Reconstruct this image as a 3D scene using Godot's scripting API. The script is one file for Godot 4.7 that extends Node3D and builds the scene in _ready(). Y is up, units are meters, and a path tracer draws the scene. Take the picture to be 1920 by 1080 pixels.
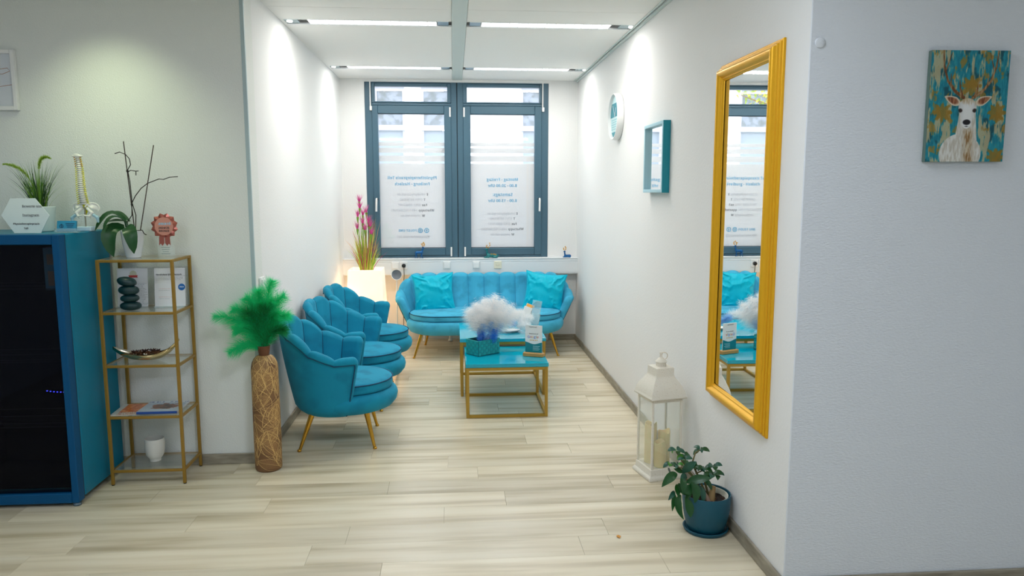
extends Node3D
# Waiting corner of a practice: alcove with window, shell seats, nesting tables; hall in front.
const XL := -1.07      # alcove left wall
const XR := 1.222      # alcove right wall
const ZB := -7.344     # window wall
const ZL := -4.065     # hall wall left of the alcove
const ZR := -2.535     # hall wall right of the alcove
const H := 2.56        # ceiling
var rng := RandomNumberGenerator.new()
var taken := {}
var M := {}

# ------------------------------------------------------------------ geometry
class Geo:
	var V := PackedVector3Array()
	var N := PackedVector3Array()
	var U := PackedVector2Array()
	var I := PackedInt32Array()
	func vert(p: Vector3, n: Vector3, u := Vector2.ZERO) -> int:
		V.append(p); N.append(n); U.append(u)
		return V.size() - 1
	func poly(pts: Array, out: Vector3, uvs: Array = []):   # flat convex polygon facing out
		var n: Vector3 = (pts[2] - pts[0]).cross(pts[1] - pts[0])
		var rev: bool = n.dot(out) < 0.0
		n = (-n if rev else n).normalized()
		var b := V.size()
		for k in pts.size():
			var q: int = pts.size() - 1 - k if rev else k
			vert(pts[q], n, uvs[q] if uvs.size() else Vector2.ZERO)
		for k in range(1, pts.size() - 1):
			I.append(b); I.append(b + k); I.append(b + k + 1)
	func grid(rows: Array, cu := false, cv := false):        # smooth surface; cu closes each row, cv closes the rows
		var nr := rows.size()
		var nc: int = rows[0].size()
		var b := V.size()
		for r in nr:
			for c in nc:
				vert(rows[r][c], Vector3.ZERO, Vector2(float(c) / (nc - 1), float(r) / (nr - 1)))
		for r in (nr if cv else nr - 1):
			for c in (nc if cu else nc - 1):
				var i0 := b + r * nc + c
				var i1 := b + r * nc + (c + 1) % nc
				var i2 := b + ((r + 1) % nr) * nc + (c + 1) % nc
				var i3 := b + ((r + 1) % nr) * nc + c
				for t in [[i0, i1, i2], [i0, i2, i3]]:
					var n: Vector3 = (V[t[2]] - V[t[0]]).cross(V[t[1]] - V[t[0]])
					if n.length_squared() < 1e-20:
						continue
					for q in t:
						N[q] += n
						I.append(q)
		for k in range(b, V.size()):
			N[k] = N[k].normalized() if N[k].length_squared() > 0 else Vector3.UP
	func box(c: Vector3, s: Vector3, bv := 0.003, bas := Basis()):
		var h := s / 2.0
		bv = minf(bv, minf(h.x, minf(h.y, h.z)) * 0.9)
		var pt := func(ax: int, sg: Vector3) -> Vector3:
			var p := Vector3()
			for k in 3:
				p[k] = sg[k] * (h[k] if k == ax else h[k] - bv)
			return c + bas * p
		for a in 3:
			var b2 := (a + 1) % 3
			var c2 := (a + 2) % 3
			for s1 in [-1.0, 1.0]:
				var pts := []
				for q in [[1, 1], [1, -1], [-1, -1], [-1, 1]]:
					var sg := Vector3()
					sg[a] = s1; sg[b2] = q[0]; sg[c2] = q[1]
					pts.append(pt.call(a, sg))
				var o := Vector3(); o[a] = s1
				poly(pts, bas * o)
				if bv < 0.0004:
					continue
				for s2 in [-1.0, 1.0]:                       # edge between faces a and b2
					var e := []
					for s3 in [-1.0, 1.0]:
						var sg := Vector3()
						sg[a] = s1; sg[b2] = s2; sg[c2] = s3
						e.append(pt.call(a, sg)); e.append(pt.call(b2, sg))
					o = Vector3(); o[a] = s1; o[b2] = s2
					poly([e[0], e[1], e[3], e[2]], bas * o)
		if bv >= 0.0004:
			for x in [-1.0, 1.0]:
				for y in [-1.0, 1.0]:
					for z in [-1.0, 1.0]:
						var sg := Vector3(x, y, z)
						poly([pt.call(0, sg), pt.call(1, sg), pt.call(2, sg)], bas * sg)
	func span(a: Vector3, b: Vector3, bv := 0.003):          # box between two corners
		box((a + b) / 2.0, (b - a).abs(), bv)
	func lathe(prof: Array, seg := 32, at := Vector3.ZERO, sx := 1.0, sz := 1.0):
		var rows := []
		for p in prof:
			var row := PackedVector3Array()
			for k in seg:
				var a := TAU * k / seg
				row.append(at + Vector3(p[0] * sx * cos(a), p[1], p[0] * sz * sin(a)))
			rows.append(row)
		grid(rows, true)
	func tube(path: Array, rad, sides := 8, closed := false):
		var rows := []
		var up := Vector3.ZERO
		var n := path.size()
		for k in n:
			var t: Vector3 = (path[(k + 1) % n] - path[(k - 1 + n) % n]) if closed else (path[mini(k + 1, n - 1)] - path[maxi(k - 1, 0)])
			t = t.normalized()
			if up == Vector3.ZERO:
				up = t.cross(Vector3.RIGHT if absf(t.x) < 0.8 else Vector3.UP).normalized()
			up = (up - t * up.dot(t)).normalized()
			var sd := t.cross(up)
			var r: float = rad[k] if rad is Array else rad
			var row := PackedVector3Array()
			for q in sides:
				var a := TAU * q / sides
				row.append(path[k] + (up * cos(a) + sd * sin(a)) * r)
			rows.append(row)
		grid(rows, true, closed)
		if not closed:
			for e in [0, n - 1]:
				var fan := []
				for q in sides:
					fan.append(rows[e][q])
				poly(fan, (path[0] - path[1]) if e == 0 else (path[n - 1] - path[n - 2]))
	func sphere(c: Vector3, r: Vector3, seg := 16, bas := Basis()):
		var rows := []
		for i in range(seg / 2 + 1):
			var la := PI * i / (seg / 2) - PI / 2
			var row := PackedVector3Array()
			for k in seg:
				var a := TAU * k / seg
				row.append(c + bas * (Vector3(cos(la) * cos(a), sin(la), cos(la) * sin(a)) * r))
			rows.append(row)
		grid(rows, true)
	func prism(outline: PackedVector2Array, d: float, xf := Transform3D()):   # outline in xy, thickness d along z
		var idx := Geometry2D.triangulate_polygon(outline)
		for s in [0.5, -0.5]:
			for k in range(0, idx.size(), 3):
				var t := []
				for q in 3:
					var p := outline[idx[k + q]]
					t.append(xf * Vector3(p.x, p.y, d * s))
				poly(t, xf.basis * Vector3(0, 0, s))
		var ccw := not Geometry2D.is_polygon_clockwise(outline)
		for k in outline.size():
			var a := outline[k]
			var b := outline[(k + 1) % outline.size()]
			var o := Vector3(b.y - a.y, a.x - b.x, 0) * (1.0 if ccw else -1.0)
			poly([xf * Vector3(a.x, a.y, d / 2), xf * Vector3(b.x, b.y, d / 2), xf * Vector3(b.x, b.y, -d / 2), xf * Vector3(a.x, a.y, -d / 2)], xf.basis * o)
	func sheet(c: Vector3, ex: Vector3, ey: Vector3):        # printed quad with uvs
		poly([c - ex - ey, c + ex - ey, c + ex + ey, c - ex + ey], ex.cross(ey), [Vector2(0, 1), Vector2(1, 1), Vector2(1, 0), Vector2(0, 0)])
	func blade(p0: Vector3, p1: Vector3, p2: Vector3, w: float, side: Vector3, seg := 3):   # ribbon along a bent line, narrowing to a point
		var b := V.size()
		for k in seg + 1:
			var t := float(k) / seg
			var p := p0.lerp(p1, t).lerp(p1.lerp(p2, t), t)
			var d := (p1 - p0).lerp(p2 - p1, t)
			var n := side.cross(d).normalized()
			var ww := w * (1.0 - t * t * 0.95)
			vert(p - side * ww, n); vert(p + side * ww, n)
		for k in seg:
			for q in [0, 2, 1, 1, 2, 3]:
				I.append(b + k * 2 + q)
		if ((V[b + 1] - V[b]).cross(V[b + 2] - V[b])).dot(N[b]) < 0:
			for k in range(b, V.size()):
				N[k] = -N[k]
	func stadium(prof: Array, L: float, seg := 20, at := Vector3.ZERO):     # lathe round a straight piece of length L along x
		var rows := []
		for p in prof:
			var row := PackedVector3Array()
			for e in [1.0, -1.0]:
				for k in seg + 1:
					var a := PI * k / seg - PI / 2
					row.append(at + Vector3(e * (L / 2 + p[0] * cos(a)), p[1], e * p[0] * sin(a)))
			rows.append(row)
		grid(rows, true)
	func mesh() -> ArrayMesh:
		var arr := []
		arr.resize(Mesh.ARRAY_MAX)
		arr[Mesh.ARRAY_VERTEX] = V; arr[Mesh.ARRAY_NORMAL] = N; arr[Mesh.ARRAY_TEX_UV] = U; arr[Mesh.ARRAY_INDEX] = I
		var m := ArrayMesh.new()
		m.add_surface_from_arrays(Mesh.PRIMITIVE_TRIANGLES, arr)
		return m

func blob(caps: Array, k: float, cell: float) -> Geo:   # one continuous skin round tapered capsules (surface nets)
	var lo := Vector3(1e9, 1e9, 1e9)
	var hi := -lo
	for c in caps:
		for q in 2:
			var r = Vector3.ONE * (c[2 + q] + cell * 2)
			lo = lo.min(c[q] - r); hi = hi.max(c[q] + r)
	var nx := int((hi.x - lo.x) / cell) + 2
	var ny := int((hi.y - lo.y) / cell) + 2
	var nz := int((hi.z - lo.z) / cell) + 2
	var F := PackedFloat32Array()
	F.resize(nx * ny * nz); F.fill(1.0)
	for c in caps:
		var a: Vector3 = c[0]
		var ab: Vector3 = c[1] - a
		var reach := Vector3.ONE * (maxf(c[2], c[3]) + k + cell * 2)
		var b0: Vector3 = (a.min(c[1]) - reach - lo) / cell
		var b1: Vector3 = (a.max(c[1]) + reach - lo) / cell
		for x in range(maxi(0, int(b0.x)), mini(nx, int(b1.x) + 1)):
			for y in range(maxi(0, int(b0.y)), mini(ny, int(b1.y) + 1)):
				for z in range(maxi(0, int(b0.z)), mini(nz, int(b1.z) + 1)):
					var p := lo + Vector3(x, y, z) * cell
					var t := clampf((p - a).dot(ab) / maxf(ab.length_squared(), 1e-9), 0, 1)
					var d: float = p.distance_to(a + ab * t) - lerpf(c[2], c[3], t)
					var i := (x * ny + y) * nz + z
					var o := F[i]
					var hh := maxf(k - absf(o - d), 0.0) / k
					F[i] = minf(o, d) - hh * hh * k * 0.25
	var g := Geo.new()
	var at := {}
	var offs := [[0, 0, 0], [1, 0, 0], [0, 1, 0], [1, 1, 0], [0, 0, 1], [1, 0, 1], [0, 1, 1], [1, 1, 1]]
	var edges := [[0, 1], [2, 3], [4, 5], [6, 7], [0, 2], [1, 3], [4, 6], [5, 7], [0, 4], [1, 5], [2, 6], [3, 7]]
	for x in nx - 1:
		for y in ny - 1:
			for z in nz - 1:
				var f := []
				var neg := 0
				for o in offs:
					var v := F[((x + o[0]) * ny + y + o[1]) * nz + z + o[2]]
					f.append(v)
					if v < 0: neg += 1
				if neg == 0 or neg == 8:
					continue
				var s := Vector3()
				var n := 0
				for e in edges:
					var fa: float = f[e[0]]
					var fb: float = f[e[1]]
					if (fa < 0) != (fb < 0):
						var t := fa / (fa - fb)
						s += Vector3(offs[e[0]][0], offs[e[0]][1], offs[e[0]][2]).lerp(Vector3(offs[e[1]][0], offs[e[1]][1], offs[e[1]][2]), t)
						n += 1
				var gr := Vector3(f[1] + f[3] + f[5] + f[7] - f[0] - f[2] - f[4] - f[6], f[2] + f[3] + f[6] + f[7] - f[0] - f[1] - f[4] - f[5], f[4] + f[5] + f[6] + f[7] - f[0] - f[1] - f[2] - f[3])
				at[Vector3i(x, y, z)] = g.vert(lo + (Vector3(x, y, z) + s / n) * cell, gr.normalized())
	for key in at:
		var i0 := F[(key.x * ny + key.y) * nz + key.z]
		for ax in 3:
			var d := Vector3i(); d[ax] = 1
			var q: Vector3i = key + d
			var i1 := F[(q.x * ny + q.y) * nz + q.z]
			if (i0 < 0) == (i1 < 0):
				continue
			var u := Vector3i(); u[(ax + 1) % 3] = 1
			var w := Vector3i(); w[(ax + 2) % 3] = 1
			if not (at.has(key - u) and at.has(key - w) and at.has(key - u - w)):
				continue
			var r := [at[key], at[key - u], at[key - u - w], at[key - w]]
			if i0 >= 0:
				r.reverse()
			var nn: Vector3 = (g.V[r[2]] - g.V[r[0]]).cross(g.V[r[1]] - g.V[r[0]])
			if nn.dot(g.N[r[0]]) < 0:
				r.reverse()
			for t in [r[0], r[1], r[2], r[0], r[2], r[3]]:
				g.I.append(t)
	return g

# ------------------------------------------------------------------ scene helpers
func numbered(called: String) -> String:
	if not taken.has(called):
		taken[called] = 0
		return called
	taken[called] += 1
	return "%s_%03d" % [called, taken[called]]

func tag(o: Node, label := "", category := "", group := "", kind := ""):
	if label: o.set_meta("label", label)
	if category: o.set_meta("category", category)
	if group: o.set_meta("group", group)
	if kind: o.set_meta("kind", kind)
	return o

func thing(called: String, label: String, category: String, at := Vector3.ZERO, turn := 0.0, group := "") -> Node3D:
	var o := Node3D.new()
	o.name = numbered(called)
	add_child(o)
	o.position = at
	o.rotation_degrees.y = turn
	tag(o, label, category, group)
	return o

func put(called: String, shape, mat: Material, parent: Node = self, at := Vector3.ZERO) -> MeshInstance3D:
	var o := MeshInstance3D.new()
	o.name = numbered(called) if parent == self else called
	o.mesh = shape.mesh() if shape is Geo else shape
	o.material_override = mat
	parent.add_child(o, true)
	o.position = at
	return o

func struct(called: String, shape, mat: Material) -> MeshInstance3D:
	var o := put(called, shape, mat)
	o.set_meta("kind", "structure")
	return o

func dup(o: Node3D, at: Vector3, turn: float, label: String) -> Node3D:
	var c: Node3D = o.duplicate()
	c.name = numbered(String(o.name))
	add_child(c)
	c.position = at
	c.rotation_degrees.y = turn
	c.set_meta("label", label)
	return c

func rgb(r: float, g: float, b: float) -> Color:
	return Color(r / 255.0, g / 255.0, b / 255.0)

func mat(c: Color, rough := 0.6, metal := 0.0, spec := 0.5) -> StandardMaterial3D:
	var m := StandardMaterial3D.new()
	m.albedo_color = c
	m.roughness = rough
	m.metallic = metal
	m.metallic_specular = spec
	return m

func glow(c: Color, e: float) -> StandardMaterial3D:
	var m := mat(c, 0.5)
	m.emission_enabled = true
	m.emission = c
	m.emission_energy_multiplier = e
	return m

func noise_tex(freq: float, seed_: int, size := 512, ramp = null, octaves := 3, kind := FastNoiseLite.TYPE_SIMPLEX_SMOOTH) -> NoiseTexture2D:
	var n := FastNoiseLite.new()
	n.seed = seed_
	n.frequency = freq
	n.noise_type = kind
	n.fractal_octaves = octaves
	var t := NoiseTexture2D.new()
	t.width = size; t.height = size
	t.seamless = true
	t.noise = n
	if ramp is Array:
		var g := Gradient.new()
		g.offsets = PackedFloat32Array(ramp[0])
		g.colors = PackedColorArray(ramp[1])
		t.color_ramp = g
	return t

func triplanar(m: StandardMaterial3D, scale: Vector3, world := true):
	m.uv1_triplanar = true
	m.uv1_world_triplanar = world
	m.uv1_scale = scale

func bumpy(m: StandardMaterial3D, tex: Texture2D, cm: float):
	m.heightmap_enabled = true
	m.heightmap_texture = tex
	m.heightmap_scale = cm

func see_through(c: Color, alpha: float, rough := 0.03) -> StandardMaterial3D:
	var m := mat(c, rough)
	m.transparency = BaseMaterial3D.TRANSPARENCY_ALPHA
	m.albedo_color.a = alpha
	return m

func text(s: String, h: float, at: Vector3, m: Material, parent: Node, bas := Basis(), bold := false, font := "Droid Sans", italic := false) -> MeshInstance3D:
	var f := SystemFont.new()
	f.font_names = PackedStringArray([font])
	f.font_weight = 700 if bold else 400
	f.font_italic = italic
	var t := TextMesh.new()
	t.text = s
	t.font = f
	t.font_size = 32
	t.pixel_size = h / 26.0
	t.depth = 0.0006
	t.curve_step = 3.0
	var o := put("lettering", t, m, parent, at)
	o.basis = bas
	return o

func img_mat(im: Image, rough := 0.5) -> StandardMaterial3D:
	var m := mat(Color.WHITE, rough)
	m.albedo_texture = ImageTexture.create_from_image(im)
	return m

func area(at: Vector3, size: Vector2, e: float, c: Color, down := Vector3.DOWN):
	var l := AreaLight3D.new()
	l.name = numbered("panel_light")
	l.area_size = size
	l.light_energy = e
	l.light_color = c
	l.area_normalize_energy = true
	l.shadow_enabled = true
	l.set("area_range", 12.0)
	add_child(l)
	l.position = at
	l.look_at_from_position(at, at + down, Vector3.FORWARD if absf(down.y) > 0.9 else Vector3.UP)

func spot(at: Vector3, to: Vector3, ang: float, soft: float, e: float, c: Color, size := 0.02):
	var l := SpotLight3D.new()
	l.name = numbered("spot_light")
	l.spot_angle = ang
	l.spot_angle_attenuation = soft
	l.spot_range = 12.0
	l.spot_attenuation = 2.0
	l.light_energy = e
	l.light_color = c
	l.light_size = size
	l.shadow_enabled = true
	add_child(l)
	l.look_at_from_position(at, to, Vector3.FORWARD if absf((to - at).normalized().y) > 0.9 else Vector3.UP)

func omni(at: Vector3, e: float, c: Color, size := 0.03):
	var l := OmniLight3D.new()
	l.name = numbered("bulb_light")
	l.light_energy = e
	l.light_color = c
	l.light_size = size
	l.omni_range = 12.0
	l.omni_attenuation = 2.0
	l.shadow_enabled = true
	add_child(l)
	l.position = at

func _ready():
	rng.seed = 7
	# ---------------- camera, sky, exposure, large area lights
	var cam := Camera3D.new()
	cam.name = "camera"
	cam.fov = 42.461
	cam.near = 0.05
	cam.far = 200.0
	add_child(cam)
	cam.position = Vector3(0, 1.5, 0)
	cam.rotation_degrees = Vector3(-7.4596, -4.4866, 0)
	cam.current = true
	var we := WorldEnvironment.new()
	we.name = "environment"
	var env := Environment.new()
	var sky := Sky.new()
	var sm := ProceduralSkyMaterial.new()
	sm.sky_top_color = rgb(222, 232, 246)
	sm.sky_horizon_color = rgb(244, 247, 252)
	sm.ground_bottom_color = rgb(190, 190, 190)
	sm.ground_horizon_color = rgb(235, 238, 240)
	sky.sky_material = sm
	env.background_mode = Environment.BG_SKY
	env.sky = sky
	env.background_energy_multiplier = 4.2
	env.tonemap_mode = Environment.TONE_MAPPER_LINEAR
	env.tonemap_exposure = 1.0
	env.sdfgi_enabled = true
	env.ssao_enabled = true
	env.ssil_enabled = true
	we.environment = env
	add_child(we)
	materials()
	hall_lamps()
	alcove_lamps()
	# ---------------- the setting
	room()
	floor_planks()
	ceiling_panels()
	window_wall()
	outside()
	# ---------------- seats and tables
	seats()
	tables()
	# ---------------- left of the alcove
	fridge()
	shelf()
	vase()
	# ---------------- right wall
	mirror()
	wall_pieces()
	lantern()
	pot_plant()
	canvas()
	# ---------------- small things
	sill_things()
	table_things()
	fridge_top()
	shelf_things()

# ------------------------------------------------------------------ materials
func materials():
	var fine := noise_tex(0.05, 3)
	var rough := noise_tex(0.045, 5, 512, null, 2)
	var w := mat(rgb(238, 239, 238), 0.85, 0, 0.3)
	triplanar(w, Vector3.ONE * 2.0); bumpy(w, fine, 0.05)
	M.wall = w
	w = mat(rgb(232, 236, 232), 0.85, 0, 0.3)
	triplanar(w, Vector3.ONE * 4.6); bumpy(w, rough, 0.1)
	M.roughcast = w
	w = mat(rgb(226, 231, 236), 0.85, 0, 0.3)
	triplanar(w, Vector3(2.2, 5.0, 2.2)); bumpy(w, rough, 0.1)
	M.wall_grey = w
	M.ceiling = mat(rgb(246, 246, 243), 0.7, 0, 0.3)
	M.rail_strip = mat(rgb(205, 217, 214), 0.5)
	M.trim_white = mat(rgb(232, 236, 238), 0.5)
	M.corner = mat(rgb(176, 196, 200), 0.5)
	var st := noise_tex(0.02, 11, 512, [[0.0, 0.42, 0.6, 1.0], [rgb(212, 202, 176), rgb(231, 222, 199), rgb(234, 226, 204), rgb(238, 231, 211)]], 5)
	var sg := noise_tex(0.012, 23, 512, [[0.0, 0.4, 1.0], [rgb(214, 208, 198), rgb(247, 245, 241), rgb(255, 255, 255)]], 2)
	M.planks = []
	for k in 8:
		var p := mat(Color.WHITE, 0.27, 0, 0.5)
		p.albedo_texture = st
		p.albedo_color = Color.from_hsv(0.11, 0.02, [1.0, 0.96, 1.0, 0.94, 0.99, 0.97, 0.95, 1.0][k])
		triplanar(p, Vector3(0.1, 1, 1.3))
		p.uv1_offset = Vector3(k * 0.37, 0, k * 0.213)
		p.detail_enabled = true
		p.detail_albedo = sg
		p.detail_blend_mode = BaseMaterial3D.BLEND_MODE_MUL
		p.uv2_triplanar = true
		p.uv2_world_triplanar = true
		p.uv2_scale = Vector3(0.2, 1, 0.9)
		p.uv2_offset = Vector3(k * 0.61, 0, k * 0.17)
		M.planks.append(p)
	M.joint = mat(rgb(200, 190, 164), 0.8)
	w = mat(rgb(172, 164, 147), 0.5)
	w.albedo_texture = noise_tex(0.02, 31, 256, [[0.0, 1.0], [rgb(190, 190, 186), rgb(255, 255, 255)]])
	triplanar(w, Vector3(1, 6, 1))
	M.base = w
	w = mat(rgb(58, 88, 104), 0.42, 0.0, 0.5)
	bumpy(w, noise_tex(0.2, 8, 256), 0.01); triplanar(w, Vector3.ONE * 3)
	M.frame = w
	M.frame.albedo_color = rgb(66, 100, 118)
	M.gasket = mat(rgb(20, 30, 38), 0.7)
	M.glass = see_through(Color(0.98, 1, 1), 0.03)
	w = mat(rgb(226, 227, 228), 0.75, 0, 0.2)
	w.backlight_enabled = true; w.backlight = Color(0.797, 0.797, 0.797)
	M.film = w
	M.ink_blue = mat(rgb(120, 196, 226), 0.7); M.ink_blue.backlight_enabled = true; M.ink_blue.backlight = rgb(150, 214, 236)
	M.ink_grey = mat(rgb(136, 138, 144), 0.7); M.ink_grey.backlight_enabled = true; M.ink_grey.backlight = rgb(166, 168, 174)
	M.ink_pale = mat(rgb(196, 198, 202), 0.7); M.ink_pale.backlight_enabled = true; M.ink_pale.backlight = rgb(200, 202, 208)
	M.white = mat(rgb(240, 241, 240), 0.4)
	M.white_matt = mat(rgb(236, 237, 235), 0.75)
	M.black = mat(rgb(14, 15, 17), 0.5)
	M.ink = mat(rgb(34, 38, 44), 0.7)
	# velvet: pile brushed in patches
	var vt := noise_tex(0.008, 41, 512, [[0.0, 0.38, 0.5, 1.0], [rgb(196, 205, 212), rgb(232, 238, 240), rgb(250, 252, 252), rgb(255, 255, 255)]], 4)
	for q in [["velvet", rgb(20, 146, 180)], ["velvet_sofa", rgb(72, 182, 218)], ["cushion", rgb(0, 188, 216)]]:
		w = mat(q[1], 0.72, 0, 0.3)
		w.albedo_texture = vt
		triplanar(w, Vector3.ONE * 1.3, false)
		w.rim_enabled = true; w.rim = 0.55; w.rim_tint = 0.55
		M[q[0]] = w
	M.cushion.roughness = 0.34
	M.cushion.albedo_texture = null
	M.cushion.uv1_triplanar = false
	M.piping = mat(rgb(2, 70, 104), 0.8)
	M.seam_light = mat(rgb(46, 138, 176), 0.8)
	M.brass = mat(rgb(206, 158, 62), 0.24, 1.0)
	M.gold_paint = mat(rgb(182, 146, 58), 0.42, 0.35)
	M.shelf_gold = mat(rgb(160, 124, 48), 0.42, 0.35)
	M.table = mat(rgb(0, 170, 198), 0.06, 0, 0.6)
	w = mat(rgb(232, 172, 26), 0.34, 0.55)
	bumpy(w, noise_tex(0.12, 51, 256), 0.03); triplanar(w, Vector3.ONE * 4)
	M.gilt = w
	M.gilt.albedo_color = rgb(238, 178, 28)
	M.gilt.metallic = 0.4
	M.mirror = mat(rgb(246, 248, 248), 0.0, 1.0)
	M.teal = mat(rgb(0, 142, 160), 0.45)
	M.teal_glare = mat(rgb(176, 216, 228), 0.4)  # turquoise paled to paint the glare along the frame face
	M.fridge = mat(rgb(4, 122, 154), 0.36, 0.0, 0.35)
	M.fridge_door = mat(rgb(4, 80, 126), 0.42, 0.0, 0.3)
	M.dark = mat(rgb(5, 8, 26), 0.8, 0.0, 0.1)
	M.clear = see_through(Color(0.9, 0.98, 0.96), 0.08)
	M.clear_edge = see_through(Color(0.8, 0.92, 0.94), 0.22)
	M.leaf = mat(rgb(18, 70, 30), 0.38, 0, 0.5)
	M.leaf.backlight_enabled = true; M.leaf.backlight = rgb(30, 70, 20)
	M.leaf_light = mat(rgb(62, 128, 44), 0.4); M.leaf_light.backlight_enabled = true; M.leaf_light.backlight = rgb(70, 120, 30)
	M.leaf_blue = mat(rgb(34, 86, 66), 0.4)
	M.bark = mat(rgb(150, 124, 82), 0.8)
	M.twig = mat(rgb(30, 27, 22), 0.7)
	M.soil = mat(rgb(38, 28, 22), 0.95); bumpy(M.soil, fine, 0.8); triplanar(M.soil, Vector3.ONE * 8)
	M.ceramic_teal = mat(rgb(0, 80, 100), 0.5)

# ------------------------------------------------------------------ lamps
func hall_lamps():
	for p in [[-2.0, -1.6, "before the fridge"], [0.1, -1.9, "before the alcove"], [-1.2, 0.6, "at the far left behind the viewer"], [1.6, 0.3, "at the far right behind the viewer"]]:  # unseen ceiling panels, added for general fill light in the hall
		var t := thing("added_fill_lamp", "unseen square fill lamp added to the hall ceiling, " + p[2], "ceiling lamp", Vector3(p[0], H, p[1]), 0, "added hall fill lamps")
		var g := Geo.new()
		for s in [-1, 1]:
			g.box(Vector3(s * 0.29, -0.012, 0), Vector3(0.03, 0.024, 0.61))
			g.box(Vector3(0, -0.012, s * 0.29), Vector3(0.55, 0.024, 0.03))
		put("frame", g, M.trim_white, t)
		g = Geo.new()
		g.box(Vector3(0, -0.008, 0), Vector3(0.55, 0.008, 0.55), 0.0)
		put("diffuser", g, glow(Color(0.9, 0.96, 1.0), 1.0), t)
		area(Vector3(p[0], H - 0.03, p[1]), Vector2(0.55, 0.55), 2.25 if p[1] == -1.9 else (0.95 if p[1] == -1.6 else 1.5), Color(0.91, 0.945, 1.0))
	var t := thing("downlight", "round recessed downlight in the hall ceiling above the plain wall", "ceiling lamp", Vector3(-1.74, H, -3.58))
	var g := Geo.new()
	g.lathe([[0.034, 0.0], [0.034, -0.006], [0.046, -0.008], [0.05, -0.002], [0.05, 0.0]], 28)
	put("rim", g, M.trim_white, t)
	g = Geo.new()
	g.lathe([[0.0, -0.004], [0.034, -0.004]], 24)
	put("lens", g, glow(Color(0.95, 1, 0.86), 4.0), t)
	spot(Vector3(-1.74, H - 0.02, -3.58), Vector3(-1.72, 1.25, -4.0), 48, 1.0, 0.6, Color(0.95, 1.0, 0.82), 0.05)

func alcove_lamps():
	var n := 0
	for z in [-4.955, -6.70]:
		for s in [0, 1]:
			var x0: float = XL + 0.02 if s == 0 else 0.115
			var x1: float = -0.02 if s == 0 else XR - 0.045
			var wall_end: float = x0 if s == 0 else x1
			var dirn := 1.0 if s == 0 else -1.0
			var where: String = ["left ceiling near the entrance", "right ceiling near the entrance", "left ceiling close to the window", "right ceiling close to the window"][n]
			var t := thing("louvre_lamp", "long recessed fluorescent lamp with white louvre, " + where, "ceiling lamp", Vector3(0, H, z), 0, "recessed louvre lamps")
			var g := Geo.new()                              # trough let into the ceiling
			g.span(Vector3(x0, 0.0, -0.075), Vector3(x1, 0.004, -0.063), 0.001)
			g.span(Vector3(x0, 0.0, 0.063), Vector3(x1, 0.004, 0.075), 0.001)
			g.span(Vector3(x0, 0.05, -0.065), Vector3(x1, 0.055, 0.065), 0.0)
			put("housing", g, M.trim_white, t)
			var a: float = wall_end + dirn * 0.15
			var b: float = (x1 if s == 0 else x0) - dirn * 0.075
			var lo := minf(a, b)
			var hi := maxf(a, b)
			g = Geo.new()
			g.span(Vector3(lo, 0.004, -0.062), Vector3(hi, 0.008, 0.062), 0.0)
			put("tube_diffuser", g, glow(Color(1, 1, 1), 1.6), t)
			for k in 15:                                    # louvre blades
				g = Geo.new()
				g.box(Vector3(lerpf(lo, hi, k / 14.0), 0.001, 0), Vector3(0.003, 0.006, 0.124), 0.0)
				put("louvre", g, M.white, t)
			g = Geo.new()                                   # the spot unit at the wall end and the plate at the other
			g.span(Vector3(minf(wall_end, wall_end + dirn * 0.085), 0.004, -0.06), Vector3(maxf(wall_end, wall_end + dirn * 0.085), 0.01, 0.06), 0.001)
			put("reflector", g, mat(rgb(150, 172, 178), 0.25, 0.7), t)
			var far: float = x1 if s == 0 else x0
			g = Geo.new()
			g.span(Vector3(minf(far, far - dirn * 0.07), 0.004, -0.06), Vector3(maxf(far, far - dirn * 0.07), 0.01, 0.06), 0.001)
			put("end_plate", g, mat(rgb(120, 150, 165), 0.3, 0.6), t)
			var sx: float = (XL + 0.05) if s == 0 else (XR - 0.05)
			g = Geo.new()
			g.lathe([[0.0, -0.002], [0.018, -0.002], [0.02, 0.004]], 14, Vector3(sx, 0, 0))
			put("spot_bulb", g, glow(Color(1, 1, 0.97), 2.0), t)
			area(Vector3((lo + hi) / 2.0, H - 0.008, z), Vector2(hi - lo, 0.12), 1.08 if z > -6.0 else 0.95, Color(1, 0.985, 0.965))
			spot(Vector3(sx, H - 0.006, z), Vector3(sx - dirn * 0.05, 0.6, z), 24, 0.9, 0.1, Color(1, 0.99, 0.96), 0.015)
			n += 1

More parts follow.
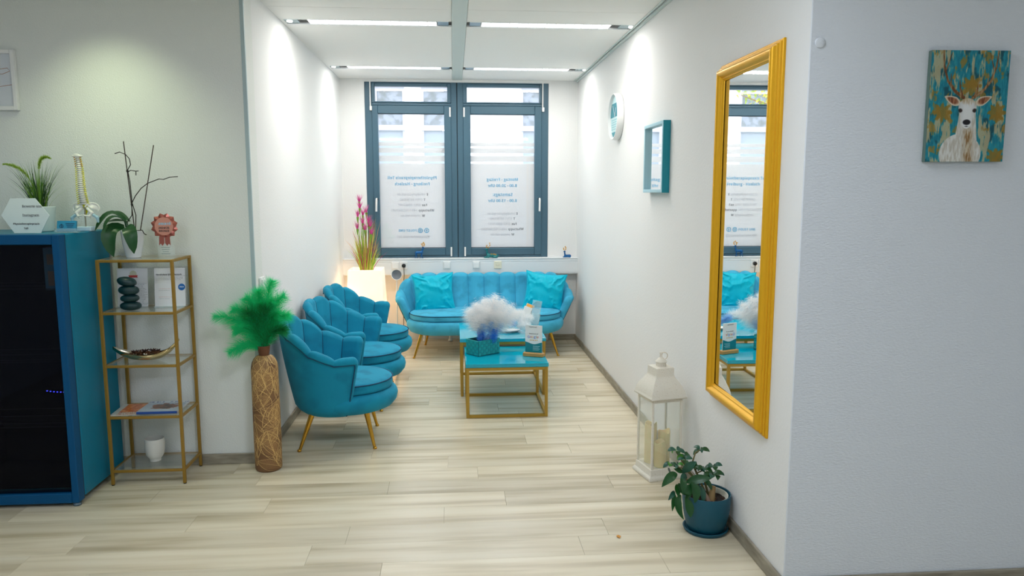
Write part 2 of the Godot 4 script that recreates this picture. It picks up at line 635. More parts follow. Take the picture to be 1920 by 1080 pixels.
# ------------------------------------------------------------------ room shell
func room():
	var W := 0.16
	var g := Geo.new()
	g.span(Vector3(-3.3, 0, ZL - W), Vector3(XL, H, ZL), 0.004)
	struct("wall_front_left", g, M.roughcast)
	g = Geo.new()
	g.span(Vector3(XL - W, 0, ZB - 0.3), Vector3(XL, H, ZL - 0.012), 0.0)
	struct("wall_left", g, M.wall)
	g = Geo.new()
	g.span(Vector3(XR, 0, ZB - 0.3), Vector3(XR + W, H, ZR - 0.001), 0.003)
	struct("wall_right", g, M.wall)
	g = Geo.new()
	g.span(Vector3(XR + 0.0005, 0, ZR - W), Vector3(2.8, H, ZR), 0.003)
	struct("wall_front_right", g, M.wall_grey)
	for q in [["wall_west", Vector3(-3.46, 0, ZL - W), Vector3(-3.3, H, 2.2)], ["wall_east", Vector3(2.8, 0, ZR - W), Vector3(2.96, H, 2.2)], ["wall_south", Vector3(-3.46, 0, 2.2), Vector3(2.96, H, 2.36)]]:
		g = Geo.new()
		g.span(q[1], q[2], 0.0)
		struct(q[0], g, M.wall_grey)
	# slim corner bead, grey-blue
	g = Geo.new()
	g.span(Vector3(XL - 0.018, 0.06, ZL - 0.012), Vector3(XL + 0.0015, H, ZL + 0.0025), 0.0008)
	struct("trim_1", g, M.corner)
	# shadow-gap rail where ceiling meets right wall, small angle on the left
	g = Geo.new()
	g.span(Vector3(XR - 0.022, H - 0.014, ZB), Vector3(XR, H, ZR), 0.002)
	g.span(Vector3(XR - 0.045, H - 0.004, ZB), Vector3(XR - 0.03, H, ZR), 0.001)
	struct("trim_2", g, M.rail_strip)
	for q in [["left", Vector3(XL, 0, ZB), Vector3(XL + 0.012, 0.06, ZL)], ["right", Vector3(XR - 0.012, 0, ZB), Vector3(XR, 0.06, ZR + 0.012)], ["front_left", Vector3(-3.3, 0, ZL), Vector3(XL + 0.012, 0.06, ZL + 0.012)], ["front_right", Vector3(XR, 0, ZR), Vector3(2.8, 0.06, ZR + 0.012)], ["back", Vector3(0.945, 0, ZB), Vector3(XR - 0.012, 0.06, ZB + 0.012)]]:
		g = Geo.new()
		g.span(q[1], q[2], 0.003)
		struct("baseboard_" + q[0], g, M.base)

func floor_planks():
	var g := Geo.new()
	g.span(Vector3(-3.46, -0.2, ZB - 0.3), Vector3(2.96, -0.006, 2.36), 0.0)
	var f := struct("floor", g, M.joint)
	var pw := 0.1715
	var pl := 1.145
	var known := {0: 0.667, 1: -0.058, 2: 0.24, 3: -0.345, 4: 0.115, 5: -0.045, 6: 0.665, 9: 0.435}
	var cut := {}
	for row in range(-30, 26):
		var z1 := -3.05 - row * pw
		var z0 := maxf(z1 - pw, ZB - 0.14)
		if z1 > 2.2 or z1 <= z0:
			continue
		var x_lo := -3.3
		var x_hi := 2.8
		if z0 < ZR: x_hi = 2.8 if z1 > ZR + 0.05 else XR
		if z0 < ZL: x_lo = -3.3 if z1 > ZL + 0.05 else XL
		var j: float = known[row] if known.has(row) else rng.randf_range(0, pl)
		j = fposmod(j - x_lo, pl) + x_lo - pl
		while j < x_hi:
			var a := maxf(j, x_lo)
			var b := minf(j + pl, x_hi)
			j += pl
			if b - a < 0.01:
				continue
			var key := "%.3f_%.3f" % [b - a, z1 - z0]
			if not cut.has(key):
				var q := Geo.new()
				q.box(Vector3(0, -0.003, 0), Vector3(b - a - 0.0008, 0.006, z1 - z0 - 0.0008), 0.0005)
				cut[key] = q.mesh()
			put("plank", cut[key], M.planks[rng.randi() % 8], f, Vector3((a + b) / 2, 0, (z0 + z1) / 2))
	# fallen dry leaf
	g = Geo.new()
	g.grid([PackedVector3Array([Vector3(-0.008, 0.001, -0.012), Vector3(0, 0.004, -0.014), Vector3(0.007, 0.002, -0.01)]), PackedVector3Array([Vector3(-0.009, 0.003, 0), Vector3(0, 0.001, 0), Vector3(0.01, 0.006, 0.001)]), PackedVector3Array([Vector3(-0.003, 0.005, 0.012), Vector3(0.001, 0.002, 0.015), Vector3(0.005, 0.004, 0.011)])])
	tag(put("dry_leaf", g, mat(rgb(214, 150, 60), 0.7), self, Vector3(0.705, 0.0, -3.025)), "tiny orange-brown dry leaf lying on the floor planks", "leaf")

func ceiling_panels():
	var g := Geo.new()
	g.span(Vector3(-3.46, H + 0.06, ZB - 0.3), Vector3(2.96, H + 0.2, 2.36), 0.0)
	var c := struct("ceiling", g, M.ceiling)
	var slots := [ZL, -4.56, -4.88, -5.03, -6.625, -6.775, ZB]
	for s in [0, 1]:
		var x0: float = XL if s == 0 else 0.095
		var x1: float = 0.0 if s == 0 else XR - 0.03
		for k in 6:
			if k == 2 or k == 4:
				continue
			g = Geo.new()
			g.span(Vector3(x0, H, slots[k + 1] + 0.0012), Vector3(x1, H + 0.012, slots[k] - 0.0012), 0.002)
			put("panel", g, M.ceiling, c)
		for k in [2, 4]:
			g = Geo.new()                                   # short infill beside the lamps at the wall
			var xa: float = XL if s == 0 else XR - 0.045
			g.span(Vector3(xa, H, slots[k + 1]), Vector3(xa + 0.02, H + 0.012, slots[k]), 0.001)
			put("panel", g, M.ceiling, c)
	g = Geo.new()
	g.span(Vector3(XR - 0.03, H + 0.01, ZB), Vector3(XR, H + 0.03, ZR), 0.0)
	put("shadow_gap", g, M.trim_white, c)
	g = Geo.new()
	g.span(Vector3(0.001, H - 0.006, ZB), Vector3(0.094, H + 0.02, ZL), 0.003)
	put("rail", g, M.rail_strip, c)
	g = Geo.new()
	g.span(Vector3(-3.3, H, ZL), Vector3(2.8, H + 0.02, 2.2), 0.0)
	put("panel", g, M.ceiling, c)

# ------------------------------------------------------------------ window wall
func frame_bars(g: Geo, x0: float, x1: float, y0: float, y1: float, w: float, wb: float, wt: float, z0: float, z1: float, bv := 0.004):
	g.span(Vector3(x0, y0, z0), Vector3(x0 + w, y1, z1), bv)
	g.span(Vector3(x1 - w, y0, z0), Vector3(x1, y1, z1), bv)
	g.span(Vector3(x0 + w, y0, z0), Vector3(x1 - w, y0 + wb, z1), bv)
	g.span(Vector3(x0 + w, y1 - wt, z0), Vector3(x1 - w, y1, z1), bv)

func window_wall():
	var x0 := -0.838
	var x1 := 0.934
	var y0 := 0.845
	var y1 := 2.535
	var g := Geo.new()
	g.span(Vector3(XL - 0.1, 0, ZB - 0.3), Vector3(x0, H + 0.06, ZB), 0.0)
	g.span(Vector3(x1, 0, ZB - 0.3), Vector3(XR + 0.1, H + 0.06, ZB), 0.0)
	g.span(Vector3(x0, y1, ZB - 0.3), Vector3(x1, H + 0.06, ZB), 0.0)
	g.span(Vector3(x0, 0, ZB - 0.3), Vector3(x1, y0, ZB - 0.14), 0.0)
	struct("wall_back", g, M.wall)
	# parapet duct under the window, with a lid line
	g = Geo.new()
	g.span(Vector3(XL, 0.687, ZB - 0.13), Vector3(XR, 0.838, ZB + 0.1), 0.003)
	g.span(Vector3(XL, 0.838, ZB - 0.13), Vector3(XR, 0.845, ZB + 0.106), 0.002)
	g.span(Vector3(XL, 0.812, ZB + 0.0995), Vector3(XR, 0.836, ZB + 0.1025), 0.001)
	g.span(Vector3(XL, 0.70, ZB + 0.0995), Vector3(XR, 0.806, ZB + 0.1018), 0.001)
	struct("trim_3", g, M.trim_white)
	# radiator in the dark niche behind the sofa
	var r := thing("radiator", "white radiator on small feet in the niche behind the sofa", "radiator", Vector3(0.2, 0, ZB - 0.07))
	g = Geo.new()
	for k in 22:
		g.box(Vector3(-0.62 + k * 0.059, 0.33, 0.0), Vector3(0.05, 0.42, 0.06), 0.008)
	put("panel", g, M.white_matt, r)
	for x in [-0.5, -0.245, 0.25, 0.5]:
		g = Geo.new()
		g.lathe([[0.012, 0.14], [0.011, 0.03], [0.02, 0.02], [0.024, 0.004], [0.0, 0.0]], 14, Vector3(x, 0, 0.06))
		put("foot", g, M.white_matt, r)
	for u in 2:
		var a: float = x0 if u == 0 else 0.045
		var b: float = 0.041 if u == 0 else x1
		var wdw := Node3D.new()
		wdw.name = "window_%d" % (u + 1)
		add_child(wdw)
		tag(wdw, "", "", "", "structure")
		wdw.set_meta("label", "%s half of the dark blue-grey window, with lettered frosted film" % ["left", "right"][u])
		var zf := ZB - 0.012
		var j := 0.068                                        # outer jamb
		var mj := 0.058
		var la := a + (j if u == 0 else mj)
		var lb := b - (mj if u == 0 else j)
		g = Geo.new()                                         # fixed frame
		g.span(Vector3(a, y0, zf - 0.08), Vector3(la, y1, zf), 0.003)
		g.span(Vector3(lb, y0, zf - 0.08), Vector3(b, y1, zf), 0.003)
		g.span(Vector3(la, y0, zf - 0.08), Vector3(lb, y0 + 0.022, zf), 0.003)
		g.span(Vector3(la, y1 - 0.012, zf - 0.08), Vector3(lb, y1, zf), 0.003)
		g.span(Vector3(la, 2.318, zf - 0.08), Vector3(lb, 2.338, zf), 0.002)
		put("frame", g, M.frame, wdw)
		# upper light
		var px0 := -0.742 if u == 0 else 0.140
		var px1 := -0.050 if u == 0 else 0.845
		g = Geo.new()
		g.span(Vector3(la - 0.002, 2.34, zf - 0.07), Vector3(px0, 2.522, zf + 0.008), 0.004)
		g.span(Vector3(px1, 2.34, zf - 0.07), Vector3(lb + 0.002, 2.522, zf + 0.008), 0.004)
		g.span(Vector3(px0, 2.34, zf - 0.07), Vector3(px1, 2.352, zf + 0.008), 0.004)
		g.span(Vector3(px0, 2.495, zf - 0.07), Vector3(px1, 2.522, zf + 0.008), 0.004)
		put("upper_sash", g, M.frame, wdw)
		g = Geo.new()
		g.span(Vector3(px0 - 0.005, 2.348, zf - 0.036), Vector3(px1 + 0.005, 2.5, zf - 0.034), 0.0)
		put("pane", g, M.glass, wdw)
		# main sash
		var qx0 := -0.716 if u == 0 else 0.172
		var qx1 := -0.082 if u == 0 else 0.800
		g = Geo.new()
		g.span(Vector3(la - 0.002, y0 + 0.024, zf - 0.07), Vector3(qx0, 2.316, zf + 0.01), 0.005)
		g.span(Vector3(qx1, y0 + 0.024, zf - 0.07), Vector3(lb + 0.002, 2.316, zf + 0.01), 0.005)
		g.span(Vector3(qx0, y0 + 0.024, zf - 0.07), Vector3(qx1, 0.94, zf + 0.01), 0.005)
		g.span(Vector3(qx0, 2.238, zf - 0.07), Vector3(qx1, 2.316, zf + 0.01), 0.005)
		put("sash", g, M.frame, wdw)
		g = Geo.new()
		g.span(Vector3(qx0, 0.938, zf - 0.03), Vector3(qx1, 0.944, zf - 0.012), 0.0)
		g.span(Vector3(qx0, 2.234, zf - 0.03), Vector3(qx1, 2.24, zf - 0.012), 0.0)
		put("gasket", g, M.gasket, wdw)
		g = Geo.new()
		g.span(Vector3(qx0 - 0.005, 0.93, zf - 0.036), Vector3(qx1 + 0.005, 2.245, zf - 0.034), 0.0)
		put("pane", g, M.glass, wdw)
		# frosted film: three bands, then one large sheet
		var fz := zf - 0.0375
		for q in [[1.934, 1.968], [1.868, 1.916], [1.785, 1.842], [0.94, 1.766]]:
			g = Geo.new()
			g.span(Vector3(qx0, q[0], fz - 0.0003), Vector3(qx1, q[1], fz), 0.0)
			put("film", g, M.film, wdw)
		# lettering, read from the street
		var back := Basis(Vector3.UP, PI)
		var cx := (qx0 + qx1) / 2.0
		var lines: Array
		if u == 0:
			lines = [["Physiotherapiepraxis Teli", 0.032, 1.628, 0], ["Freiburg - Haslach", 0.032, 1.568, 0], ["E  info@physio-teli.de", 0.026, 1.466, 1], ["T  0761 88783040", 0.026, 1.414, 1], ["Fax 0761 88861097", 0.026, 1.362, 1], ["Whatsapp +49 17622663583", 0.026, 1.31, 1], ["W  physio-teli.de", 0.026, 1.258, 1], ["FOLGT UNS", 0.027, 1.112, 2], ["@physiotherapie_teli", 0.028, 1.052, 1]]
		else:
			lines = [["Montag - Freitag", 0.032, 1.612, 0], ["8.00 - 20.00 Uhr", 0.032, 1.552, 0], ["Samstags:", 0.034, 1.464, 0], ["8.00 - 13.00 Uhr", 0.032, 1.404, 0], ["E  info@physio-teli.de", 0.026, 1.276, 1], ["T  0761 88783040", 0.026, 1.226, 1], ["Fax 0761 88861097", 0.026, 1.174, 1], ["Whatsapp +49 17622663583", 0.026, 1.122, 1], ["W  physio-teli.de", 0.026, 1.07, 1]]
		for l in lines:
			var lx: float = cx - (0.055 if l[3] == 2 else 0.0)
			var parts: PackedStringArray = l[0].split(" ", false, 1)
			if l[3] != 1 or parts.size() < 2:
				text(l[0], l[1], Vector3(lx, l[2], fz + 0.0012), M.ink_pale if l[3] == 1 else M.ink_blue, wdw, back, l[3] != 1)
				continue
			var ta := text(parts[0], l[1], Vector3(lx, l[2], fz + 0.0012), M.ink_grey, wdw, back, true)
			var tb := text(parts[1].strip_edges(), l[1], Vector3(lx, l[2], fz + 0.0012), M.ink_pale, wdw, back)
			var wa := ta.mesh.get_aabb().size.x
			var wb := tb.mesh.get_aabb().size.x
			ta.position.x = lx + (wb + 0.015) / 2.0
			tb.position.x = lx - (wa + 0.015) / 2.0
		if u == 0:
			for k in 2:
				g = Geo.new()
				var ix: float = cx + 0.07 + k * 0.062
				g.tube(ring(Vector3(ix, 1.112, fz + 0.0015), 0.021, Vector3.RIGHT, Vector3.UP), 0.0035, 5, true)
				if k == 0:
					g.tube(ring(Vector3(ix, 1.112, fz + 0.0015), 0.009, Vector3.RIGHT, Vector3.UP), 0.003, 5, true)
				else:
					g.box(Vector3(ix, 1.108, fz + 0.0015), Vector3(0.006, 0.03, 0.001), 0)
					g.box(Vector3(ix, 1.114, fz + 0.0015), Vector3(0.018, 0.005, 0.001), 0)
				put("round_icon", g, M.ink_blue, wdw)
		# handle, hinges, rod of the upper light
		var hx := -0.743 if u == 0 else 0.848
		g = Geo.new()
		g.lathe([[0.0, 0.018], [0.011, 0.016], [0.014, 0.0]], 14)
		for k in g.V.size():
			g.V[k] = Vector3(g.V[k].x, g.V[k].z, g.V[k].y); g.N[k] = Vector3(g.N[k].x, g.N[k].z, g.N[k].y)
		g.tube([Vector3(0, 0.004, 0.01), Vector3(0, 0.003, 0.034), Vector3(0, -0.012, 0.04), Vector3(-0.004 + u * 0.002, -0.118, 0.036)], [0.009, 0.009, 0.01, 0.0095], 10)
		put("handle", g, M.white, wdw, Vector3(hx, 1.42, zf + 0.01))
		var hgx := lb - 0.008 if u == 0 else la + 0.008
		for hy in [2.255, 0.905]:
			g = Geo.new()
			g.tube([Vector3(hgx, hy - 0.045, zf + 0.014), Vector3(hgx, hy + 0.045, zf + 0.014)], 0.0085, 10)
			put("hinge", g, M.white, wdw)
		var rx := a + 0.055 if u == 0 else b - 0.058
		g = Geo.new()
		g.tube([Vector3(rx, 2.3, zf + 0.02), Vector3(rx, y1 + 0.01, zf + 0.02)], 0.006, 8)
		g.box(Vector3(rx + 0.004, 2.285, zf + 0.02), Vector3(0.022, 0.042, 0.022), 0.003)
		put("rod", g, M.white, wdw)
	g = Geo.new()
	g.span(Vector3(0.0405, y0, ZB - 0.09), Vector3(0.0455, y1, ZB - 0.0105), 0.0)
	struct("trim_4", g, M.gasket)

func ring(c: Vector3, r: float, ex: Vector3, ey: Vector3, n := 24) -> Array:
	var out := []
	for k in n:
		out.append(c + ex * (r * cos(TAU * k / n)) + ey * (r * sin(TAU * k / n)))
	return out

func outside():
	var g := Geo.new()
	g.span(Vector3(-45, -0.5, -60), Vector3(45, -0.25, ZB - 0.3), 0.0)
	struct("ground", g, mat(rgb(170, 170, 168), 0.9))
	var z := -32.0
	var b := thing("building", "white office building across the street with pale grey windows", "building", Vector3(0, -0.25, z))
	# wall with its openings
	var open := []
	for x in [[-13.9, -11.5], [-10.6, -9.2], [-7.75, -5.35], [-4.35, -2.0], [-1.31, 0.1], [2.9, 5.25], [7.0, 9.4], [10.6, 12.0]]:
		open.append(x)
	g = Geo.new()
	g.span(Vector3(-30, 0, -0.5), Vector3(26, 2.2, 0), 0.0)
	g.span(Vector3(-30, 6.05, -0.5), Vector3(26, 12.5, 0), 0.0)
	var last := -30.0
	for o in open:
		g.span(Vector3(last, 2.2, -0.5), Vector3(o[0], 6.05, 0), 0.0)
		last = o[1]
	g.span(Vector3(last, 2.2, -0.5), Vector3(26, 6.05, 0), 0.0)
	put("wall", g, mat(rgb(240, 240, 240), 0.9), b)
	var fr := mat(rgb(200, 204, 216), 0.6)
	var gl := mat(rgb(140, 150, 160), 0.08, 0.0, 0.8)
	gl.albedo_texture = noise_tex(0.02, 77, 256, [[0.0, 0.45, 0.6, 1.0], [rgb(150, 160, 150), rgb(200, 206, 206), rgb(240, 244, 250), rgb(255, 255, 255)]], 5)  # varied tones stand in for reflections in the glass
	triplanar(gl, Vector3.ONE * 0.35)
	var low := mat(rgb(160, 172, 182), 0.4)
	for o in open:
		g = Geo.new()
		var xm: Array = [o[0]]
		if o[1] - o[0] > 1.8:
			xm.append((o[0] + o[1]) / 2 - 0.1)
		xm.append(o[1])
		frame_bars(g, o[0], o[1], 2.2, 6.05, 0.1, 0.12, 0.14, -0.3, -0.15, 0.0)
		g.span(Vector3(o[0], 4.28, -0.3), Vector3(o[1], 4.5, -0.1), 0.0)
		for k in range(1, xm.size() - 1):
			g.span(Vector3(xm[k] - 0.12, 2.2, -0.3), Vector3(xm[k] + 0.12, 6.05, -0.1), 0.0)
		var w := put("window", g, fr, b)
		for k in xm.size() - 1:
			g = Geo.new()
			g.span(Vector3(xm[k], 4.5, -0.26), Vector3(xm[k + 1], 6.0, -0.24), 0.0)
			put("pane", g, gl, w)
			g = Geo.new()
			g.span(Vector3(xm[k], 2.2, -0.26), Vector3(xm[k + 1], 4.3, -0.24), 0.0)
			put("panel", g, low, w)
	# autumn tree, seen only in the mirror
	var t := thing("tree", "autumn tree with yellow-green leaves outside, seen in the gold mirror", "tree", Vector3(-8.1, -0.25, -24))
	g = Geo.new()
	g.tube([Vector3(0, 0, 0), Vector3(0.1, 2.2, 0), Vector3(0, 4.4, 0.1), Vector3(0.2, 7.2, 0)], [0.2, 0.16, 0.12, 0.03], 9)
	put("trunk", g, M.bark, t)
	for k in 9:
		g = Geo.new()
		var a := TAU * k / 9.0
		var y := 3.8 + 0.35 * k
		var r0 := 1.8 - 0.1 * k
		g.tube([Vector3(0.05, y, 0), Vector3(cos(a) * r0 * 0.5, y + 0.7, sin(a) * r0 * 0.5), Vector3(cos(a) * r0, y + 1.0, sin(a) * r0)], [0.06, 0.04, 0.012], 6)
		put("branch", g, M.bark, t)
	var lg := [Geo.new(), Geo.new()]
	for k in 3600:
		var p := Vector3(rng.randfn(), rng.randfn(), rng.randfn())
		p = p.normalized() * pow(rng.randf(), 0.4) * Vector3(2.5, 2.0, 2.3) + Vector3(0, 6.2, 0)
		var d := Vector3(rng.randfn(), rng.randfn() - 0.4, rng.randfn()).normalized() * 0.11
		lg[k % 2].blade(p, p + d * 0.6, p + d * 1.2 + Vector3(0, -0.03, 0), 0.05, d.cross(Vector3(0.3, 1, 0.2)).normalized(), 2)
	var ly := mat(rgb(206, 190, 84), 0.7); ly.backlight_enabled = true; ly.backlight = rgb(190, 190, 60)
	var lo := mat(rgb(150, 170, 70), 0.7); lo.backlight_enabled = true; lo.backlight = rgb(150, 180, 50)
	for k in 2:
		tag(put("foliage", lg[k], [ly, lo][k], t), "", "", "", "stuff")

# ------------------------------------------------------------------ shell seats
func shell_point(s: float, y: float, off: float, c: Dictionary) -> Vector3:
	# s runs along the top edge from one arm (-S) over the back (0) to the other; off = distance inwards from the outer face
	var v := clampf((y - c.yb) / (c.yt - c.yb), 0.0, 1.1)
	var R: float = lerpf(c.Rb, c.Rt, 1.0 - pow(1.0 - clampf(v * c.fl, 0, 1), 1.35)) - 0.035 * pow(clampf((c.yb + 0.05 - y) / 0.05, 0, 1), 2.0)
	var th: float = lerpf(c.ab, c.at, v)
	var a := absf(s)
	var p: Vector3
	if a <= c.L / 2:
		p = Vector3(s, y, -(R - off) * c.dz)
	else:
		var ang: float = (a - c.L / 2) / (c.Rt * c.at) * th
		p = Vector3(signf(s) * (c.L / 2 + (R - off) * sin(ang)), y, -(R - off) * cos(ang) * c.dz)
	return p

func shell_top(s: float, c: Dictionary) -> float:
	var f := smoothstep(c.s0, c.S - 2.0 * c.S / c.n, absf(s))
	return lerpf(c.yt, c.ya, f)

func shell(t: Node3D, c: Dictionary, vel: Material):
	c.S = c.L / 2 + c.Rt * c.at
	var n: int = c.n
	var w: float = 2.0 * c.S / n
	var TH: float = c.th
	var piping_path := []
	for k in n:
		var rows := []
		var nu := 15
		for iu in nu:
			var u := float(iu) / (nu - 1)
			var end_l := k == 0
			var end_r := k == n - 1
			if end_l or end_r:                               # crowd the samples at the rounded end
				u = 1.0 - pow(1.0 - u, 1.9) if end_r else pow(u, 1.9)
			var s: float = -c.S + (k + u) * w
			var b := 1.0 - pow(absf(2 * u - 1), 2.6)
			var top: float = shell_top(s, c) + 0.023 * b - 0.01
			var thick := TH
			var d: float = c.S - absf(s)
			var outer_bulge := 0.007 * b
			if (end_r and s > 0) or (end_l and s < 0):
				b = 1.0 - pow(1.0 - clampf((w - d) / (w * 0.45), 0, 1), 2.2)
				top = c.ya - 0.01 + 0.012 * b
				outer_bulge = 0.007 * b
				if d < 0.055:
					top -= 0.055 * (1.0 - sqrt(maxf(0, 1.0 - pow(1.0 - d / 0.055, 2.0))))
				if d < 0.045:
					thick *= sqrt(maxf(0.0, 1.0 - pow(1.0 - d / 0.045, 2.0))) * 0.96 + 0.04
			var mid := TH / 2.0
			var o_in = mid + thick / 2 + c.bulge * b * (thick / TH) - 0.006
			var o_out := mid - thick / 2 - outer_bulge * (thick / TH)
			var row := PackedVector3Array()
			var r = (o_in - o_out) / 2.0
			var y1 = top - r
			var y0: float = c.y_in
			for q in 7:
				row.append(shell_point(s, lerpf(y0, y1, q / 6.0), o_in, c))
			for q in range(1, 8):
				var a := PI * q / 8.0
				row.append(shell_point(s, y1 + r * sin(a), (o_in + o_out) / 2 + r * cos(a), c))
			row.append(shell_point(s, y1, o_out, c))
			row.append(shell_point(s, y1 - 0.006, o_out, c))
			row.append(shell_point(s, y1 - 0.014, o_out + 0.012, c))
			if d < 0.03:
				row[row.size() - 1] = shell_point(s, y0, o_out, c)
			rows.append(row)
			if d > 0.035:
				piping_path.append(shell_point(s, y1 - 0.01, -0.002, c))
		var g := Geo.new()
		g.grid(rows)
		put("channel", g, vel, t)
	# outer cover
	var rows := []
	var nn := 90
	for iu in nn + 1:
		var s: float = lerpf(-c.S + 0.028, c.S - 0.028, float(iu) / nn)
		var kk := clampf(floor((s + c.S) / w), 0, n - 1)
		var u := fposmod((s + c.S) / w, 1.0)
		var top: float = shell_top(s, c) + 0.023 * (1.0 - pow(absf(2 * u - 1), 2.6)) - 0.012 - TH / 2 - 0.004
		if kk == 0 or kk == n - 1:
			top = c.ya - TH / 2 - 0.004
		var row := PackedVector3Array()
		for q in 12:
			var y: float = c.yb + (top - c.yb) * pow(q / 11.0, 1.4)
			row.append(shell_point(s, y, 0.006, c))
		rows.append(row)
	var g := Geo.new()
	g.grid(rows)
	put("outer_cover", g, vel, t)
	# piping under the roll and down the front edges of the cover
	var full := []
	for q in 9:
		full.append(shell_point(-c.S + 0.03, lerpf(c.yb + 0.005, piping_path[0].y - 0.02, q / 8.0), 0.0, c))
	full.append_array(piping_path)
	for q in 9:
		full.append(shell_point(c.S - 0.03, lerpf(piping_path[0].y - 0.02, c.yb + 0.005, q / 8.0), 0.0, c))
	g = Geo.new()
	g.tube(full, 0.0032, 6)
	put("piping", g, M.piping, t)
	# dark seams between the channels
	for k in range(1, n):
		var s: float = -c.S + k * w
		var path := []
		for q in 9:
			path.append(shell_point(s, lerpf(c.y_in, shell_top(s, c) - TH / 2 - 0.008, q / 8.0), TH - 0.0055, c))
		for q in range(1, 3):
			path.append(shell_point(s, shell_top(s, c) - TH / 2 - 0.008 + 0.026 * sin(q * PI / 6), TH / 2 + (TH / 2 - 0.0055) * cos(q * PI / 6), c))
		g = Geo.new()
		g.tube(path, 0.0024, 5)
		put("seam", g, c.seam, t)

func seat_body(t: Node3D, L: float, rb: float, rc: float, fwd: float, yb: float, ym: float, yc: float, vel: Material):
	var g := Geo.new()
	g.stadium([[0.0, yb], [rb - 0.11, yb], [rb - 0.07, yb + 0.004], [rb - 0.03, yb + 0.02], [rb - 0.006, yb + 0.05], [rb, yb + 0.08], [rb - 0.006, ym - 0.022], [rb - 0.022, ym - 0.004], [rb - 0.05, ym + 0.002], [0.0, ym]], L, 24, Vector3(0, 0, fwd))
	put("base", g, vel, t)
	g = Geo.new()
	g.stadium([[0.0, ym], [rc - 0.02, ym], [rc - 0.004, ym + 0.006], [rc, ym + 0.02], [rc, yc - 0.018], [rc - 0.005, yc - 0.006], [rc - 0.02, yc + 0.002], [rc - 0.08, yc + 0.01], [rc - 0.18, yc + 0.015], [0.0, yc + 0.016]], L, 24, Vector3(0, 0, fwd))
	var cu := put("seat_cushion", g, vel, t)
	var path := []
	for e in [1.0, -1.0]:
		for k in 25:
			var a := PI * k / 24 - PI / 2
			path.append(Vector3(e * (L / 2 + (rc + 0.0005) * cos(a)), yc - 0.008, fwd + e * (rc + 0.0005) * sin(a)))
	g = Geo.new()
	g.tube(path, 0.0038, 6, true)
	put("piping", g, M.piping, cu)

func seat_leg(t: Node3D, top: Vector3, foot: Vector3):
	var g := Geo.new()
	g.tube([top, foot + (top - foot).normalized() * 0.012], [0.0165, 0.0085], 12)
	var lg := put("leg", g, M.brass, t)
	g = Geo.new()
	g.lathe([[0.0, 0.014], [0.008, 0.014], [0.0115, 0.01], [0.0125, 0.004], [0.011, 0.0], [0.0, 0.0]], 14, foot)
	put("foot", g, M.brass, lg)

func seats():
	var c := {"L": 0.0, "Rb": 0.272, "Rt": 0.372, "ab": 1.92, "at": 2.14, "yb": 0.205, "yt": 0.735, "ya": 0.572, "s0": 0.15, "n": 9, "th": 0.054, "y_in": 0.27, "dz": 0.92, "fl": 1.0, "bulge": 0.012, "seam": M.piping}
	var t := thing("shell_armchair", "blue velvet shell armchair nearest the tall brown vase", "armchair", Vector3(-0.705, 0, -4.44), 94, "blue velvet shell armchairs")
	shell(t, c, M.velvet)
	seat_body(t, 0.0, 0.293, 0.262, 0.062, 0.205, 0.33, 0.395, M.velvet)
	for x in [-1, 1]:
		seat_leg(t, Vector3(x * 0.165, 0.212, 0.17), Vector3(x * 0.215, 0, 0.217))
		seat_leg(t, Vector3(x * 0.165, 0.212, -0.14), Vector3(x * 0.20, 0, -0.215))
	dup(t, Vector3(-0.705, 0, -5.225), 85, "blue velvet shell armchair in the middle of the row of three")
	dup(t, Vector3(-0.70, 0, -5.985), 87, "blue velvet shell armchair farthest back, next to the sofa")
	var d := {"L": 1.0, "Rb": 0.19, "Rt": 0.36, "ab": 1.9, "at": 2.0, "yb": 0.21, "yt": 0.705, "ya": 0.535, "s0": 0.66, "n": 16, "th": 0.064, "y_in": 0.27, "dz": 0.95, "fl": 1.2, "bulge": 0.022, "seam": M.seam_light}
	t = thing("shell_sofa", "long light blue velvet shell-back sofa under the window", "sofa", Vector3(0.287, 0, -6.868), 0)
	shell(t, d, M.velvet_sofa)
	seat_body(t, 0.86, 0.30, 0.27, 0.06, 0.205, 0.335, 0.395, M.velvet_sofa)
	for x in [-1, 1]:
		seat_leg(t, Vector3(x * 0.58, 0.24, 0.2), Vector3(x * 0.656, 0, 0.258))
		seat_leg(t, Vector3(x * 0.52, 0.24, -0.2), Vector3(x * 0.575, 0, -0.32))
	pillow(Vector3(-0.192, 0.546, -6.93), Vector3(-14, 6, 3), "turquoise satin cushion leaning at the left end of the sofa", 3)
	pillow(Vector3(0.852, 0.548, -6.925), Vector3(-14, -10, -6), "turquoise satin cushion leaning at the right end of the sofa", 9)

